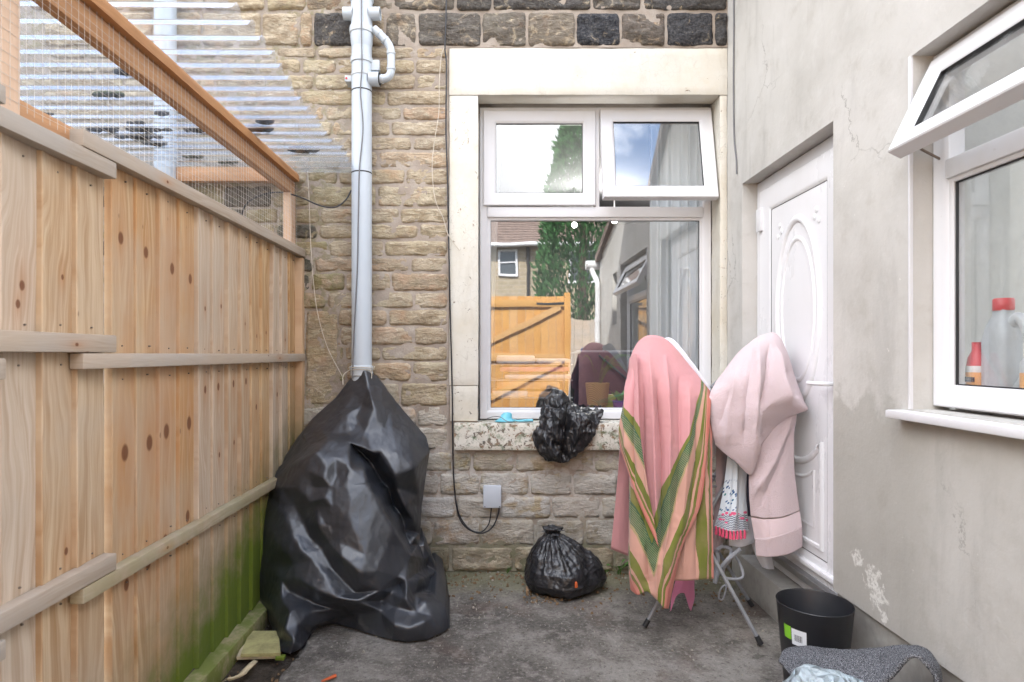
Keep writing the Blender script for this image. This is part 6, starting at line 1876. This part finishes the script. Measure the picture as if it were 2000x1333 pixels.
# ================================================================== BEHIND THE CAMERA (mirrored in the glass)
def make_behind():
    YG = -5.45
    root = thing("garden_gate", (.45, YG, 0), "orange boarded garden gate with diagonal brace at the yard end", "gate")
    xs = np.linspace(-.62, 1.02, 15)
    for a, b_ in zip(xs[:-1], xs[1:]):
        noknot(boxo("board", (a+.002, YG-.02, .06), (b_-.002, YG, 2.10), M['gate'], root, .004), float(a*7+9))
    for z in (.25, 1.12, 1.93):
        noknot(boxo("rail", (-.62, YG+.002, z), (1.02, YG+.036, z+.11), M['gate_x'], root, .004), z)
    for (za, zb_) in ((.36, 1.12), (1.23, 1.93)):
        m = MB(); a = Vector((-.5, YG+.02, za)); b_ = Vector((.96, YG+.02, zb_)); d = (b_-a).normalized(); u = Vector((-d.z, 0, d.x))*.045
        vs = [a-u, b_-u, b_+u, a+u]
        m.add([tuple(v+Vector((0, .016, 0))) for v in vs] + [tuple(v-Vector((0, .016, 0))) for v in vs], [(0, 1, 2, 3), (7, 6, 5, 4), (0, 4, 5, 1), (1, 5, 6, 2), (2, 6, 7, 3), (3, 7, 4, 0)])
        noknot(m.build("brace", M['gate_x'], root), za)
    boxo("hinge", (.60, YG+.037, 1.965), (1.04, YG+.043, 1.999), M['rubber'], root, .002)
    for x, lb in ((-.70, "gate post on the latch side of the orange gate"), (1.06, "gate post on the hinge side of the orange gate")):
        tag(noknot(boxo("gate_post", (x-.04, YG-.05, 0), (x+.05, YG+.05, 2.15), M['gate'], None, .006), 3.0), lb, "post")
    # cabinet with blue lid
    root = thing("storage_cabinet", (1.75, -5.2, 0), "white cabinet with blue lid standing beside the gate", "cabinet")
    boxo("body", (1.30, -5.45, .0), (2.2, -4.95, 1.22), M['upvc'], root, .02)
    boxo("lid", (1.27, -5.48, 1.222), (2.23, -4.92, 1.33), M['tint_blue'], root, .02)
    # far fence
    root = thing("lane_fence", (2.5, -9.5, 0), "weathered grey board fence across the lane", "fence")
    rr = random.Random(8)
    for k in range(46):
        x = -3.0 + k*.18
        noknot(boxo("board", (x+.003, -9.52, 0), (x+.177, -9.50 + rr.uniform(-.003, .003), 1.98 + rr.uniform(-.02, .02)), M['rail'], root, 0), k*.7)
    # conifer
    cx, cyy, H = 2.10, -11.3, 7.6
    root = thing("conifer_tree", (cx, cyy, 0), "tall narrow green conifer behind the lane fence", "tree")
    m = MB(); m.tube([(cx, cyy, 0), (cx+.03, cyy, 3), (cx, cyy, H-.6)], [.16, .11, .02], 10); m.build("trunk", M['bark'], root, smooth=True)
    r2 = np.random.default_rng(3); nl = 15000
    t = r2.random(nl)**.8; z = .7 + t*(H-.7)
    pr = np.interp(z, [.7, 1.6, 3.2, 5.2, 6.6, 7.6], [.55, .98, 1.08, .86, .5, .05])
    ang = r2.random(nl)*2*math.pi
    clump = 1 + .22*vnoise(np.stack([np.cos(ang)*2, np.sin(ang)*2, z*1.5], -1), 1.6, 5, 3)
    rad = pr*clump*(1 - .45*r2.random(nl)**2.2)
    c = np.stack([cx + rad*np.cos(ang), cyy + rad*np.sin(ang), z], -1)
    d = np.stack([np.cos(ang)*.55 + r2.normal(0, .25, nl), np.sin(ang)*.55 + r2.normal(0, .25, nl), np.full(nl, .9)], -1); d /= np.linalg.norm(d, axis=1, keepdims=True)
    s = np.cross(d, r2.normal(0, 1, (nl, 3))); s /= np.linalg.norm(s, axis=1, keepdims=True)
    L = r2.uniform(.10, .22, nl)[:, None]; W = r2.uniform(.018, .036, nl)[:, None]
    V = np.stack([c - s*W*.5, c + d*L*.55 - s*W, c + d*L, c + d*L*.55 + s*W], 1).reshape(-1, 3)
    m = MB(); m.v = [tuple(q) for q in V.tolist()]; m.f = [(4*i, 4*i+1, 4*i+2, 4*i+3) for i in range(nl)]
    o = m.build("crown", M['conifer'], root, kind="stuff")
    # stone house across the lane
    yh = -18.4
    root = thing("lane_house", (-1, yh-3, 0), "stone terraced house with brown tiled roof across the lane", "house")
    boxo("wall", (-9, yh-6, 0), (5.5, yh, 5.25), M['far_stone'], root, 0)
    m = MB()
    ny = 15
    for k in range(ny):          # tile courses stepping up the slope
        y0, z0 = yh + .30 - 3.3*k/ny, 5.22 + 2.0*k/ny; y1, z1 = yh + .30 - 3.3*(k+1)/ny, 5.22 + 2.0*(k+1)/ny
        m.add([(-9.2, y0, z0), (5.7, y0, z0), (5.7, y0, z0+.045), (-9.2, y0, z0+.045), (-9.2, y1, z1+.005), (5.7, y1, z1+.005)], [(0, 1, 2, 3), (3, 2, 5, 4)])
    m.add([(-9.2, yh-3.0, 7.22), (5.7, yh-3.0, 7.22), (5.7, yh-6.2, 5.2), (-9.2, yh-6.2, 5.2)], [(0, 1, 2, 3)])
    m.build("roof", M['roof'], root)
    m = MB(); m.tube([(-9.2, yh+.34, 5.16), (5.7, yh+.34, 5.16)], .075, 10); m.build("gutter", M['upvc'], root, smooth=True)
    for x in (1.14, 1.70):
        m = MB(); m.tube([(x, yh+.08, 0), (x, yh+.08, 5.1)], .055, 8); m.build("down_pipe", M['rubber'], root, smooth=True)
    for (x0, x1, z0, z1) in ((.05, .78, 4.05, 5.05), (-3.2, -2.0, 3.8, 5.0), (2.6, 3.8, 3.8, 5.0), (-3.0, -1.6, 1.0, 2.4), (2.5, 3.9, 1.0, 2.4)):
        wn = bpy.data.objects.new("window", None); COL.objects.link(wn); wn.parent = root; WPOS[wn] = Vector(((x0+x1)/2, yh, z0)); wn.location = WPOS[wn]-WPOS[root]
        mp = lambda a, b_, n: (a, yh + .012 + n, b_)
        m = MB(); frame_ring(m, mp, x0, x1, z0, z1, .08, -.01, .05); m.build("frame", M['upvc'], wn, smooth=True)
        boxo("glazing_bar", (x0+.07, yh+.02, (z0+z1)/2-.025), (x1-.07, yh+.05, (z0+z1)/2+.025), M['upvc'], wn, 0)
        boxo("pane", (x0+.07, yh+.004, z0+.07), (x1-.07, yh+.012, z1-.07), M['dark_glass'], wn, 0)
def m_farstone():
    b = NB("far_coursed_stone"); p = b.pos(); x, y, z = b.sep(p)
    br = b.n("ShaderNodeTexBrick", Vector=b.comb(x, z, 0.0), Scale=1.0, Color1=(.42,.34,.23), Color2=(.34,.28,.19), Mortar=(.45,.40,.33))
    br.inputs["Mortar Size"].default_value = .012; br.inputs["Brick Width"].default_value = .42; br.inputs["Row Height"].default_value = .15
    n = b.noise(p, 6, 5)
    c = b.mix(b.mul(b.sm(n, .4, .7), .4), br.outputs["Color"], (.28,.22,.15))
    return b.done(c, .9)
M['far_stone'] = m_farstone()
make_behind()
